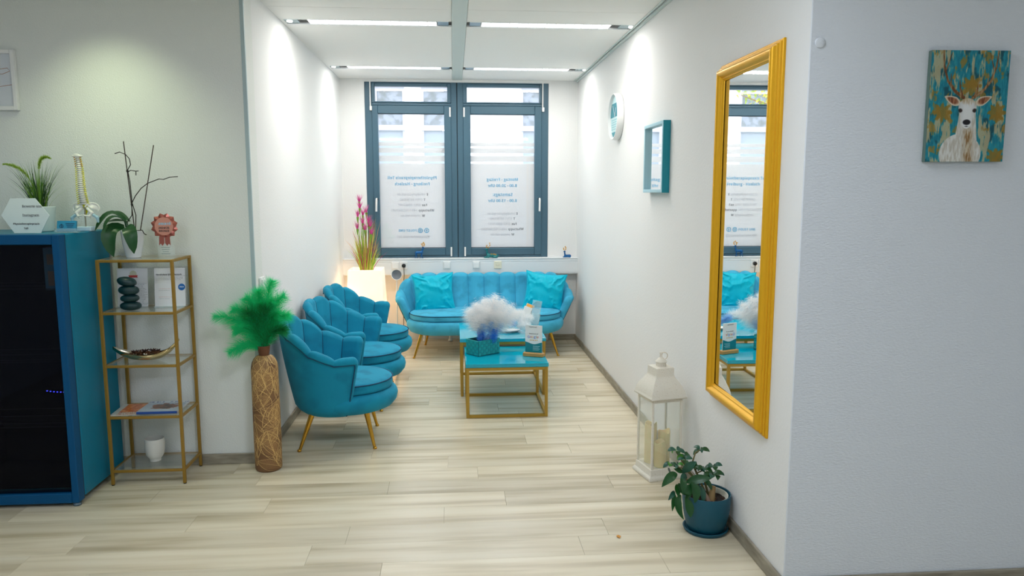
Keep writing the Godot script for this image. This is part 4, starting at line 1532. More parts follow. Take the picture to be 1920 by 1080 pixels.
func pot_plant():
	var at := Vector3(1.108, 0, -3.07)
	var sc := thing("saucer", "dark teal saucer under the plant pot on the floor", "saucer", at)
	var g := Geo.new()
	g.lathe([[0.0, 0.004], [0.082, 0.004], [0.092, 0.016], [0.096, 0.018], [0.1, 0.016], [0.094, 0.002], [0.088, 0.0], [0.0, 0.0]], 48)
	put("dish", g, M.ceramic_teal, sc)
	var t := thing("plant_pot", "dark teal round plant pot with a leafy plant, by the wall corner", "plant pot", at)
	g = Geo.new()
	g.lathe([[0.0, 0.006], [0.07, 0.006], [0.079, 0.012], [0.088, 0.035], [0.097, 0.07], [0.103, 0.11], [0.1055, 0.145], [0.1055, 0.172], [0.1035, 0.175], [0.1, 0.172], [0.0985, 0.145], [0.096, 0.13]], 56)
	put("outer_pot", g, M.ceramic_teal, t)
	g = Geo.new()
	g.lathe([[0.08, 0.13], [0.088, 0.166], [0.0935, 0.168], [0.0935, 0.16], [0.089, 0.13]], 48)
	put("inner_pot", g, mat(rgb(206, 204, 190), 0.6), t)
	g = Geo.new()
	var r := RandomNumberGenerator.new()
	r.seed = 3
	var rows := []
	for i in 9:
		var row := PackedVector3Array()
		for k in 28:
			var a := TAU * k / 28
			row.append(Vector3(0.0105 * i * cos(a), 0.146 + r.randf_range(0, 0.006) + 0.004 * cos(i * 0.4), 0.0105 * i * sin(a)))
		rows.append(row)
	g.grid(rows, true)
	put("soil", g, M.soil, t)
	g = Geo.new()
	for k in 26:
		var a := r.randf() * TAU
		var q := sqrt(r.randf()) * 0.078
		g.sphere(Vector3(q * cos(a), 0.153, q * sin(a)), Vector3(0.006, 0.0035, 0.004) * r.randf_range(0.6, 1.4), 7)
	tag(put("bark_chips", g, mat(rgb(96, 62, 40), 0.8), t), "", "", "", "stuff")
	var p := thing("umbrella_plant", "small glossy green umbrella plant leaning left out of the teal pot", "plant", Vector3(1.108, 0.15, -3.07))
	var off := Vector3(1.108, 0.15, -3.07)
	var stems := [[[1.103, 0.140, -3.08], [1.063, 0.223, -3.08], [1.019, 0.282, -3.08], [0.970, 0.355, -3.09]], [[1.113, 0.144, -3.08], [1.077, 0.232, -3.08], [1.041, 0.305, -3.08], [1.058, 0.350, -3.09], [1.084, 0.358, -3.10]], [[1.097, 0.150, -3.05], [1.043, 0.236, -3.05], [0.987, 0.252, -3.04], [0.965, 0.200, -3.02]], [[1.122, 0.149, -3.08], [1.100, 0.222, -3.08], [1.057, 0.262, -3.07], [1.110, 0.284, -3.07], [1.139, 0.288, -3.08]], [[1.04, 0.25, -3.06], [1.0, 0.29, -3.05], [0.94, 0.31, -3.06]], [[1.03, 0.27, -3.07], [1.01, 0.32, -3.08], [1.0, 0.343, -3.08]]]
	for s in stems:
		var path := []
		var rad := []
		for k in s.size():
			path.append(Vector3(s[k][0], s[k][1], s[k][2]) - off)
			rad.append(lerpf(0.006, 0.0022, k / (s.size() - 1.0)) if s.size() > 3 else 0.003)
		g = Geo.new()
		g.tube(path, rad, 7)
		put("stem", g, mat(rgb(112, 104, 62), 0.7), p)
	g = Geo.new()
	g.tube([Vector3(0.012, -0.01, 0.03), Vector3(0.014, 0.03, 0.03), Vector3(0.02, 0.062, 0.026)], [0.016, 0.014, 0.01], 9)
	put("cut_trunk", g, M.bark, p)
	g = Geo.new()
	g.tube([Vector3(0.0, -0.01, 0.04), Vector3(-0.018, 0.02, 0.042), Vector3(-0.03, 0.05, 0.03)], [0.012, 0.012, 0.006], 9)
	put("trunk", g, mat(rgb(140, 116, 100), 0.7), p)
	var big := [[[0.963, 0.272], [0.926, 0.268], [0.885, 0.229], -3.02, 0.02], [[0.989, 0.272], [1.009, 0.309], [1.040, 0.336], -3.03, 0.019], [[0.973, 0.262], [0.978, 0.241], [0.974, 0.200], -3.0, 0.017], [[1.004, 0.233], [1.050, 0.255], [1.106, 0.261], -3.02, 0.02], [[1.019, 0.244], [1.034, 0.210], [1.026, 0.160], -3.0, 0.022], [[1.056, 0.222], [1.072, 0.19], [1.068, 0.150], -3.02, 0.015], [[0.969, 0.224], [0.960, 0.213], [0.962, 0.180], -3.02, 0.016], [[0.975, 0.186], [0.957, 0.147], [0.982, 0.086], -3.0, 0.018], [[0.993, 0.182], [1.004, 0.140], [1.008, 0.10], -2.99, 0.021], [[0.954, 0.194], [0.938, 0.190], [0.916, 0.168], -3.02, 0.011], [[0.952, 0.187], [0.941, 0.166], [0.932, 0.122], -3.01, 0.012], [[1.083, 0.248], [1.103, 0.228], [1.115, 0.198], -3.04, 0.012], [[0.994, 0.281], [0.975, 0.284], [0.945, 0.300], -3.05, 0.012], [[0.943, 0.268], [0.928, 0.288], [0.919, 0.302], -3.05, 0.009], [[1.035, 0.284], [1.042, 0.305], [1.048, 0.326], -3.06, 0.012], [[0.992, 0.228], [1.002, 0.202], [0.998, 0.176], -3.01, 0.019], [[0.967, 0.236], [0.977, 0.212], [0.991, 0.196], -3.01, 0.017], [[1.01, 0.24], [0.99, 0.262], [0.972, 0.255], -3.03, 0.018], [[1.02, 0.235], [1.0, 0.215], [0.978, 0.21], -3.0, 0.02]]
	var n := 0
	for l in big:
		g = Geo.new()
		var z: float = l[3]
		leaf(g, Vector3(l[0][0], l[0][1], z - 0.02) - off, Vector3(l[1][0], l[1][1], z) - off, Vector3(l[2][0], l[2][1], z + 0.012) - off, l[4], Vector3(0.25, 0.55, 0.8), 0.22)
		put("leaf", g, [M.leaf, M.leaf_blue, M.leaf, M.leaf][n % 4], p)
		n += 1
	for q in [[0.972, 0.362, -3.09, 5, 0.03], [1.004, 0.343, -3.08, 5, 0.028], [0.938, 0.312, -3.06, 5, 0.03], [0.966, 0.312, -3.05, 4, 0.025], [0.999, 0.331, -3.06, 4, 0.03], [1.084, 0.358, -3.10, 5, 0.032], [1.056, 0.292, -3.07, 4, 0.032], [1.092, 0.286, -3.06, 5, 0.034], [1.139, 0.288, -3.08, 6, 0.036], [1.121, 0.265, -3.04, 5, 0.036], [1.146, 0.262, -3.05, 4, 0.032]]:
		var c := Vector3(q[0], q[1], q[2]) - off
		for k in q[3]:
			var a: float = TAU * k / q[3] + r.randf() * 0.8
			var d := Vector3(cos(a), r.randf_range(-0.5, 0.35), sin(a) * 0.8)
			var L: float = q[4] * r.randf_range(0.85, 1.25)
			g = Geo.new()
			leaf(g, c + d * L * 0.12, c + d * L * 0.6 + Vector3(0, 0.003, 0), c + d * L * 1.1 + Vector3(0, -0.008, 0), L * 0.34, Vector3(0.1, 0.8, 0.5), 0.2)
			put("leaf", g, M.leaf_light if (n + k) % 11 == 0 else [M.leaf, M.leaf_blue][(n + k) % 2], p)
		n += 1

# ------------------------------------------------------------------ painted canvas
func canvas():
	var W := 240
	var Ht := 320
	var im := Image.create(W, Ht, false, Image.FORMAT_RGB8)
	var n1 := FastNoiseLite.new(); n1.seed = 4; n1.frequency = 0.016; n1.fractal_octaves = 4
	var n2 := FastNoiseLite.new(); n2.seed = 9; n2.frequency = 0.09; n2.fractal_octaves = 3
	var cap := func(p: Vector2, a: Vector2, b: Vector2, ra: float, rb: float) -> float:
		var ab := b - a
		var t := clampf((p - a).dot(ab) / ab.length_squared(), 0, 1)
		return p.distance_to(a + ab * t) - lerpf(ra, rb, t)
	var ell := func(p: Vector2, c: Vector2, r: Vector2) -> float:
		return (((p - c) / r).length() - 1.0) * minf(r.x, r.y)
	# antlers: polylines with narrowing width (unit: canvas width 1, height 1.33)
	var horns := []
	for s in [-1.0, 1.0]:
		var m := func(x: float) -> float: return 0.5 + s * x
		horns.append_array([[Vector2(m.call(0.06), 0.56), Vector2(m.call(0.17), 0.49), 0.026, 0.024], [Vector2(m.call(0.17), 0.49), Vector2(m.call(0.27), 0.37), 0.024, 0.018], [Vector2(m.call(0.27), 0.37), Vector2(m.call(0.33), 0.2), 0.018, 0.014], [Vector2(m.call(0.33), 0.2), Vector2(m.call(0.35), 0.0), 0.014, 0.009], [Vector2(m.call(0.08), 0.54), Vector2(m.call(0.11), 0.45), 0.02, 0.012], [Vector2(m.call(0.11), 0.45), Vector2(m.call(0.125), 0.34), 0.012, 0.004], [Vector2(m.call(0.31), 0.24), Vector2(m.call(0.24), 0.03), 0.011, 0.004], [Vector2(m.call(0.23), 0.43), Vector2(m.call(0.24), 0.28), 0.013, 0.004]])
	for y in Ht:
		for x in W:
			var p := Vector2((x + 0.5) / W, (y + 0.5) / W)
			var streak := n1.get_noise_2d(x * 2.2, y * 0.4)
			var fine := n2.get_noise_2d(x * 1.3, y * 0.3)
			var c := rgb(10, 120, 140).lerp(rgb(34, 150, 166), clampf(0.5 + fine, 0, 1))
			c = c.lerp(rgb(12, 84, 96), smoothstep(0.1, 0.4, n1.get_noise_2d(x + 300, y * 0.7)))
			c = c.lerp(rgb(196, 180, 140), 0.85 * smoothstep(0.0, 0.26, streak + fine * 0.3 + 0.3 * (0.4 - p.x) * (1.0 if p.y < 0.6 else 0.3)))
			c = c.lerp(rgb(158, 122, 44), smoothstep(0.2, 0.4, n1.get_noise_2d(x * 1.2 + 90, y + 500) + fine * 0.3) * 0.8)
			for o in [Vector2(0.18, 0.74), Vector2(0.88, 0.74), Vector2(0.53, 0.42), Vector2(0.9, 1.28)]:   # gold ornaments
				var q: Vector2 = p - o
				var rr := 0.1 + 0.025 * cos(atan2(q.y, q.x) * 8.0)
				var d := q.length() - rr + fine * 0.03
				c = c.lerp(rgb(150, 116, 36), 0.85 * (1.0 - smoothstep(-0.01, 0.012, d)))
			# body, neck, ears, head
			var fur := rgb(226, 226, 220).lerp(rgb(196, 190, 176), clampf(0.5 + fine * 1.3, 0, 1))
			var d: float = minf(ell.call(p, Vector2(0.44, 1.24), Vector2(0.27, 0.25)), cap.call(p, Vector2(0.5, 1.2), Vector2(0.505, 0.76), 0.16, 0.105))
			c = c.lerp(fur, 1.0 - smoothstep(-0.006, 0.006, d))
			var chest := 1.0 - smoothstep(0.0, 0.09, absf(p.x - 0.53 - 0.05 * (p.y - 1.0)) + fine * 0.05)
			if p.y > 0.9 and d < 0.0:
				c = c.lerp(rgb(140, 104, 60).lerp(rgb(206, 194, 168), clampf(0.5 + n2.get_noise_2d(x * 2.2, y * 0.3) * 1.6, 0, 1)), chest * smoothstep(0.9, 0.98, p.y))
			for s in [-1.0, 1.0]:
				var b := Vector2(0.5 + s * 0.2, 0.592)
				var q := (p - b).rotated(s * 0.42)
				var de := (q / Vector2(0.112, 0.05 * (1.0 - 0.5 * clampf(q.x * s / 0.112, -0.3, 1.0)))).length() - 1.0
				c = c.lerp(rgb(222, 208, 186), 1.0 - smoothstep(-0.1, 0.08, de))
				c = c.lerp(rgb(110, 52, 30).lerp(rgb(170, 110, 70), clampf(0.5 + fine * 2.0, 0, 1)), (1.0 - smoothstep(-0.5, -0.12, de)) * 0.92)
			for h in horns:
				var dh: float = cap.call(p, h[0], h[1], h[2] * 0.8, h[3] * 0.8)
				var hc := rgb(104, 60, 26).lerp(rgb(220, 196, 150), clampf(0.5 - dh * 30.0 * signf(p.x - 0.5) + fine, 0, 1) * 0.6)
				c = c.lerp(hc, 1.0 - smoothstep(-0.004, 0.005, dh))
			var head: float = minf(ell.call(p, Vector2(0.5, 0.68), Vector2(0.118, 0.115)), cap.call(p, Vector2(0.5, 0.72), Vector2(0.5, 0.87), 0.095, 0.06))
			if head < 0.01:
				var hc := rgb(232, 234, 232).lerp(rgb(186, 188, 186), clampf(absf(p.x - 0.5) * 7.0 - 0.25, 0, 1))
				hc = hc.lerp(rgb(176, 146, 96), (1.0 - smoothstep(0.56, 0.66, p.y + fine * 0.06)) * 0.75)
				for s in [-1.0, 1.0]:
					hc = hc.lerp(rgb(44, 32, 28), 1.0 - smoothstep(-0.004, 0.01, ell.call(p, Vector2(0.5 + s * 0.093, 0.715), Vector2(0.024, 0.021))))
				hc = hc.lerp(rgb(22, 22, 26), 1.0 - smoothstep(-0.004, 0.008, ell.call(p, Vector2(0.5, 0.855), Vector2(0.046, 0.03))))
				hc = hc.lerp(rgb(40, 40, 42), 1.0 - smoothstep(0.0, 0.012, absf(p.y - 0.905) + absf(p.x - 0.5) * 0.25))
				c = c.lerp(hc, 1.0 - smoothstep(-0.006, 0.006, head))
			im.set_pixel(x, y, c)
	var t := thing("canvas_print", "canvas picture of a white deer with tall antlers on turquoise and gold", "picture", Vector3(1.7925, 1.792, ZR))
	t.rotation_degrees.z = 0.3
	var g := Geo.new()
	g.span(Vector3(-0.1435, -0.19, 0.0005), Vector3(0.1435, 0.19, 0.0195), 0.002)
	put("stretcher", g, mat(rgb(96, 120, 112), 0.8), t)
	g = Geo.new()
	g.sheet(Vector3(0, 0, 0.0202), Vector3(0.1435, 0, 0), Vector3(0, 0.19, 0))
	put("painted_face", g, img_mat(im, 0.75), t)

# ------------------------------------------------------------------ window sill, duct and corner
func figurine(label: String, at: Vector3, caps: Array, antlers: Array, m: Material, flip: float):
	var t := thing("deer_figurine", label, "figurine", at, 0, "deer figurines on the window sill")
	t.scale = Vector3.ONE
	for c in caps:
		for q in 2:
			c[q] = Vector3(c[q].x * flip, c[q].y, c[q].z)
	put("body", blob(caps, 0.006, 0.0022), m, t)
	var gm := mat(rgb(226, 168, 60), 0.3, 0.8)
	for a in antlers:
		var path := []
		for p in a:
			path.append(Vector3(p[0] * flip, p[1], p[2]))
		var g := Geo.new()
		g.tube(path, 0.0016, 6)
		for k in range(1, path.size()):
			for q in 5:                                       # small gold blossoms
				g.sphere(path[k] + Vector3(0.0042 * cos(q * 1.26), 0.0042 * sin(q * 1.26), 0.001), Vector3(0.003, 0.003, 0.002), 6)
		put("antler", g, gm, t)

func sill_things():
	var blue := mat(rgb(10, 92, 152), 0.25, 0.3)
	var green := mat(rgb(8, 112, 116), 0.28, 0.2)
	var V := func(x, y, z): return Vector3(x, y, z)
	var zs := ZB + 0.062
	figurine("small dark blue deer figurine standing on the sill, gold antlers", Vector3(-0.338, 0.8455, zs), [
		[V.call(-0.026, 0.058, 0), V.call(0.024, 0.057, 0), 0.013, 0.0135], [V.call(0.024, 0.06, 0), V.call(0.034, 0.088, 0), 0.011, 0.0065], [V.call(0.034, 0.088, 0), V.call(0.036, 0.105, 0), 0.0065, 0.0065], [V.call(0.036, 0.107, 0), V.call(0.054, 0.1, 0), 0.007, 0.0035],
		[V.call(-0.03, 0.05, 0.007), V.call(-0.034, 0.028, 0.008), 0.008, 0.0035], [V.call(-0.034, 0.028, 0.008), V.call(-0.04, 0.001, 0.008), 0.0035, 0.003], [V.call(-0.028, 0.05, -0.007), V.call(-0.026, 0.028, -0.008), 0.008, 0.0035], [V.call(-0.026, 0.028, -0.008), V.call(-0.022, 0.001, -0.008), 0.0035, 0.003],
		[V.call(0.024, 0.048, 0.007), V.call(0.026, 0.024, 0.008), 0.006, 0.0035], [V.call(0.026, 0.024, 0.008), V.call(0.034, 0.001, 0.008), 0.0033, 0.003], [V.call(0.022, 0.048, -0.007), V.call(0.016, 0.026, -0.008), 0.006, 0.0035], [V.call(0.016, 0.026, -0.008), V.call(0.014, 0.001, -0.008), 0.0033, 0.003],
		[V.call(-0.038, 0.06, 0), V.call(-0.046, 0.05, 0), 0.004, 0.0025], [V.call(0.033, 0.111, 0.006), V.call(0.028, 0.115, 0.014), 0.003, 0.0015], [V.call(0.033, 0.111, -0.006), V.call(0.028, 0.115, -0.014), 0.003, 0.0015]],
		[[[0.036, 0.112, 0.003], [0.03, 0.126, 0.008], [0.034, 0.142, 0.012], [0.042, 0.155, 0.01]], [[0.037, 0.112, -0.003], [0.046, 0.124, -0.008], [0.05, 0.135, -0.012], [0.046, 0.146, -0.012]], [[0.03, 0.126, 0.008], [0.022, 0.14, 0.01]]], blue, 1.0)
	figurine("teal deer figurine lying on the sill with gold blossoms, one tall antler", Vector3(0.37, 0.8455, zs), [
		[V.call(-0.044, 0.02, 0), V.call(0.034, 0.024, 0), 0.02, 0.018], [V.call(0.034, 0.024, 0), V.call(0.046, 0.056, 0), 0.014, 0.009], [V.call(0.046, 0.056, 0), V.call(0.044, 0.082, 0), 0.009, 0.009], [V.call(0.045, 0.085, 0), V.call(0.066, 0.08, 0), 0.0095, 0.005],
		[V.call(-0.05, 0.012, 0.014), V.call(-0.015, 0.006, 0.024), 0.012, 0.006], [V.call(-0.05, 0.012, -0.014), V.call(-0.015, 0.006, -0.024), 0.012, 0.006], [V.call(0.03, 0.01, 0.012), V.call(0.07, 0.006, 0.014), 0.01, 0.006], [V.call(0.03, 0.01, -0.012), V.call(0.07, 0.006, -0.014), 0.01, 0.006],
		[V.call(-0.06, 0.026, 0), V.call(-0.074, 0.02, 0), 0.007, 0.004], [V.call(0.04, 0.09, 0.008), V.call(0.034, 0.095, 0.018), 0.004, 0.002], [V.call(0.04, 0.09, -0.008), V.call(0.034, 0.095, -0.018), 0.004, 0.002]],
		[[[0.045, 0.092, 0.004], [0.03, 0.105, 0.01], [0.018, 0.125, 0.014], [0.02, 0.146, 0.012]], [[0.047, 0.092, -0.004], [0.05, 0.108, -0.008], [0.046, 0.122, -0.01]], [[-0.01, 0.042, 0.014], [-0.025, 0.038, 0.02], [-0.04, 0.034, 0.02], [0.005, 0.04, 0.018]]], green, -1.0)
	figurine("small blue deer figurine lying at the right end of the sill beside the window", Vector3(1.122, 0.8455, zs), [
		[V.call(-0.024, 0.014, 0), V.call(0.02, 0.015, 0), 0.015, 0.013], [V.call(0.02, 0.016, 0), V.call(0.026, 0.042, 0), 0.009, 0.006], [V.call(0.026, 0.042, 0), V.call(0.025, 0.058, 0), 0.006, 0.006], [V.call(0.025, 0.061, 0), V.call(0.038, 0.057, 0), 0.0065, 0.003],
		[V.call(-0.026, 0.008, 0.01), V.call(0.0, 0.005, 0.016), 0.008, 0.004], [V.call(-0.026, 0.008, -0.01), V.call(0.0, 0.005, -0.016), 0.008, 0.004], [V.call(0.018, 0.007, 0.008), V.call(0.04, 0.004, 0.01), 0.006, 0.004], [V.call(0.018, 0.007, -0.008), V.call(0.04, 0.004, -0.01), 0.006, 0.004]],
		[[[0.024, 0.066, 0.003], [0.018, 0.08, 0.007], [0.016, 0.095, 0.009], [0.022, 0.106, 0.008]], [[0.025, 0.066, -0.003], [0.034, 0.078, -0.006], [0.036, 0.09, -0.008]]], blue, -1.0)
	# sockets and blank plates on the duct
	var zf := ZB + 0.1021
	var k := 0
	for q in [[-0.488, "socket", "white wall socket on the duct with a black plug in it", rgb(238, 238, 236)], [-0.57, "blank", "white blank cover plate left of the plugged socket", rgb(236, 236, 234)], [-0.07, "blank", "white square switch plate on the duct below the left window", rgb(228, 233, 233)], [0.217, "blank", "white square switch plate on the duct below the teal deer", rgb(226, 231, 232)], [0.428, "flap", "cream socket plate with a curved line, rightmost on the duct", rgb(232, 228, 206)]]:
		var t := thing("wall_socket" if q[1] == "socket" else "cover_plate", q[2], "socket" if q[1] == "socket" else "cover plate", Vector3(q[0], 0.78, zf), 0, "plates on the window duct")
		var g := Geo.new()
		g.span(Vector3(-0.037, -0.037, 0), Vector3(0.037, 0.037, 0.009), 0.003)
		put("plate", g, mat(q[3], 0.45), t)
		g = Geo.new()
		if q[1] == "socket":
			g.lathe([[0.0, 0.004], [0.02, 0.004], [0.0215, 0.0105], [0.0235, 0.0105], [0.024, 0.008]], 24)
			for v in g.V.size():
				g.V[v] = Vector3(g.V[v].x, -g.V[v].z, g.V[v].y); g.N[v] = Vector3(g.N[v].x, -g.N[v].z, g.N[v].y)
			put("cup", g, M.white, t)
		elif q[1] == "blank":
			g.span(Vector3(-0.027, -0.027, 0.009), Vector3(0.027, 0.027, 0.0125), 0.0015)
			put("rocker", g, M.white, t)
		else:
			var path := []
			for s in 9:
				var a := PI + PI * s / 8.0
				path.append(Vector3(0.016 * cos(a), 0.004 + 0.012 * sin(a), 0.0095))
			g.tube(path, 0.0011, 5)
			put("curved_line", g, mat(rgb(170, 164, 140), 0.6), t)
		k += 1
	var pl := thing("power_plug", "black round plug with its cable hanging down behind the sofa", "plug", Vector3(-0.488, 0.78, zf + 0.007))
	var g := Geo.new()
	g.lathe([[0.0, 0.036], [0.01, 0.035], [0.016, 0.03], [0.0185, 0.02], [0.0185, 0.001], [0.0, 0.001]], 22)
	for v in g.V.size():
		g.V[v] = Vector3(g.V[v].x, -g.V[v].z, g.V[v].y); g.N[v] = Vector3(g.N[v].x, -g.N[v].z, g.N[v].y)
	put("plug_body", g, M.black, pl)
	g = Geo.new()
	g.tube([Vector3(0, -0.008, 0.028), Vector3(0.003, -0.03, 0.026), Vector3(0.004, -0.09, 0.018), Vector3(-0.006, -0.2, 0.012), Vector3(-0.01, -0.5, 0.012), Vector3(-0.012, -0.76, 0.012)], 0.0033, 7)
	put("cable", g, mat(rgb(52, 62, 66), 0.5), pl)
	# round shade on a slim stand behind the sofa arm
	var t := thing("reading_lamp", "round white-rimmed lamp head with grey inside, left of the black plug", "lamp", Vector3(-0.553, 0, -7.13))
	g = Geo.new()
	var tilt := Basis(Vector3.RIGHT, deg_to_rad(78)) 
	for prof in [[[0.02, -0.05], [0.036, -0.046], [0.048, -0.02], [0.051, 0.03], [0.0505, 0.032], [0.047, 0.03], [0.0455, 0.02]]]:
		g.lathe(prof, 36)
	for v in g.V.size():
		g.V[v] = tilt * g.V[v] + Vector3(0.007, 0.704, 0.03); g.N[v] = tilt * g.N[v]
	put("shade", g, M.white, t)
	g = Geo.new()
	g.lathe([[0.0, 0.012], [0.03, 0.014], [0.0465, 0.022]], 32)
	for v in g.V.size():
		g.V[v] = tilt * g.V[v] + Vector3(0.007, 0.704, 0.03); g.N[v] = tilt * g.N[v]
	put("inside", g, mat(rgb(112, 118, 126), 0.5), t)
	g = Geo.new()
	g.tube([Vector3(0.0, 0.012, 0.0), Vector3(0.0, 0.5, 0.0), Vector3(0.002, 0.66, -0.014), Vector3(0.006, 0.694, -0.012)], 0.006, 8)
	put("stand", g, M.white, t)
	g = Geo.new()
	g.lathe([[0.0, 0.014], [0.05, 0.012], [0.056, 0.004], [0.056, 0.0], [0.0, 0.0]], 28)
	put("foot", g, M.white, t)
	# white planter with pink grass; glow of an unseen lamp put into its material
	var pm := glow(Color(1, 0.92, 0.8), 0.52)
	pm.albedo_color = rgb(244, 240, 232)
	t = thing("lamplit_planter", "tall tapered white planter with lamp glow put into its colour, left window corner", "planter", Vector3(-0.822, 0, -7.02))
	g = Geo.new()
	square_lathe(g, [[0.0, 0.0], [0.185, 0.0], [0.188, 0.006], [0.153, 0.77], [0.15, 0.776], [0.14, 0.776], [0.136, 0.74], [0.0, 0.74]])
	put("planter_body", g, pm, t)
	omni(Vector3(-1.02, 0.50, -6.80), 0.06, Color(1.0, 0.74, 0.46), 0.03)
	omni(Vector3(-0.60, 0.42, -7.2), 0.03, Color(1.0, 0.72, 0.42), 0.03)
	var gr := thing("pink_grass", "artificial pink flowering grass growing out of the white planter", "plant", Vector3(-0.822, 0.745, -7.02))
	var r := RandomNumberGenerator.new()
	r.seed = 12
	var cols := [mat(rgb(190, 206, 70), 0.6), mat(rgb(136, 180, 66), 0.6), mat(rgb(216, 172, 110), 0.7), mat(rgb(186, 62, 92), 0.7)]
	for c in cols:
		c.backlight_enabled = true; c.backlight = c.albedo_color
	var gs := [Geo.new(), Geo.new(), Geo.new(), Geo.new()]
	for b in 150:
		var x := r.randf_range(-0.055, 0.055)
		var z := r.randf_range(-0.04, 0.04)
		var hh := r.randf_range(0.24, 0.56)
		if r.randf() < 0.5: hh = r.randf_range(0.18, 0.36)
		var lean := x * r.randf_range(0.8, 2.6) + r.randf_range(-0.04, 0.04)
		var kk := 0 if b % 5 < 2 else (1 if b % 5 == 2 else (2 if b % 5 == 3 else 3))
		gs[kk].blade(Vector3(x, 0, z), Vector3(x + lean * 0.3, hh * 0.6, z), Vector3(x + lean, hh * r.randf_range(0.85, 1.0), z + r.randf_range(-0.04, 0.05)), r.randf_range(0.0022, 0.0042), Vector3(1, 0, r.randf_range(-0.7, 0.7)).normalized(), 4)
	for c in 4:
		tag(put("blades", gs[c], cols[c], gr), "", "", "", "stuff")
	var pink := mat(rgb(222, 84, 164), 0.7)
	pink.backlight_enabled = true; pink.backlight = rgb(226, 120, 180)
	for q in [[-0.05, 0.66, 0.0], [-0.066, 0.52, 0.02], [-0.02, 0.535, 0.01], [0.045, 0.43, 0.03], [0.01, 0.56, -0.02], [-0.07, 0.41, 0.03], [0.0, 0.40, 0.04], [-0.045, 0.60, 0.02], [0.03, 0.47, 0.01], [-0.02, 0.46, 0.03], [0.055, 0.36, 0.04]]:
		var fl := Geo.new()
		var p := Vector3(q[0], q[1], q[2])
		for b in 46:
			var d := Vector3(r.randfn() * 0.36, 1.0, r.randfn() * 0.36).normalized()
			fl.blade(p - Vector3(0, 0.02, 0), p + d * 0.02, p + d * r.randf_range(0.045, 0.085), 0.0018, d.cross(Vector3(r.randfn(), 0.1, r.randfn())).normalized(), 2)
		var hd := put("flower_head", fl, pink, gr)
		var st := Geo.new()
		st.tube([Vector3(q[0] * 0.4, 0, 0), Vector3(q[0] * 0.7, q[1] * 0.5, q[2] * 0.5), p - Vector3(0, 0.03, 0)], 0.0018, 5)
		st.tube([p - Vector3(0, 0.06, 0), p - Vector3(0, 0.03, 0), p - Vector3(0, 0.005, 0)], [0.003, 0.009, 0.011], 8)
		put("stem", st, cols[1], hd)

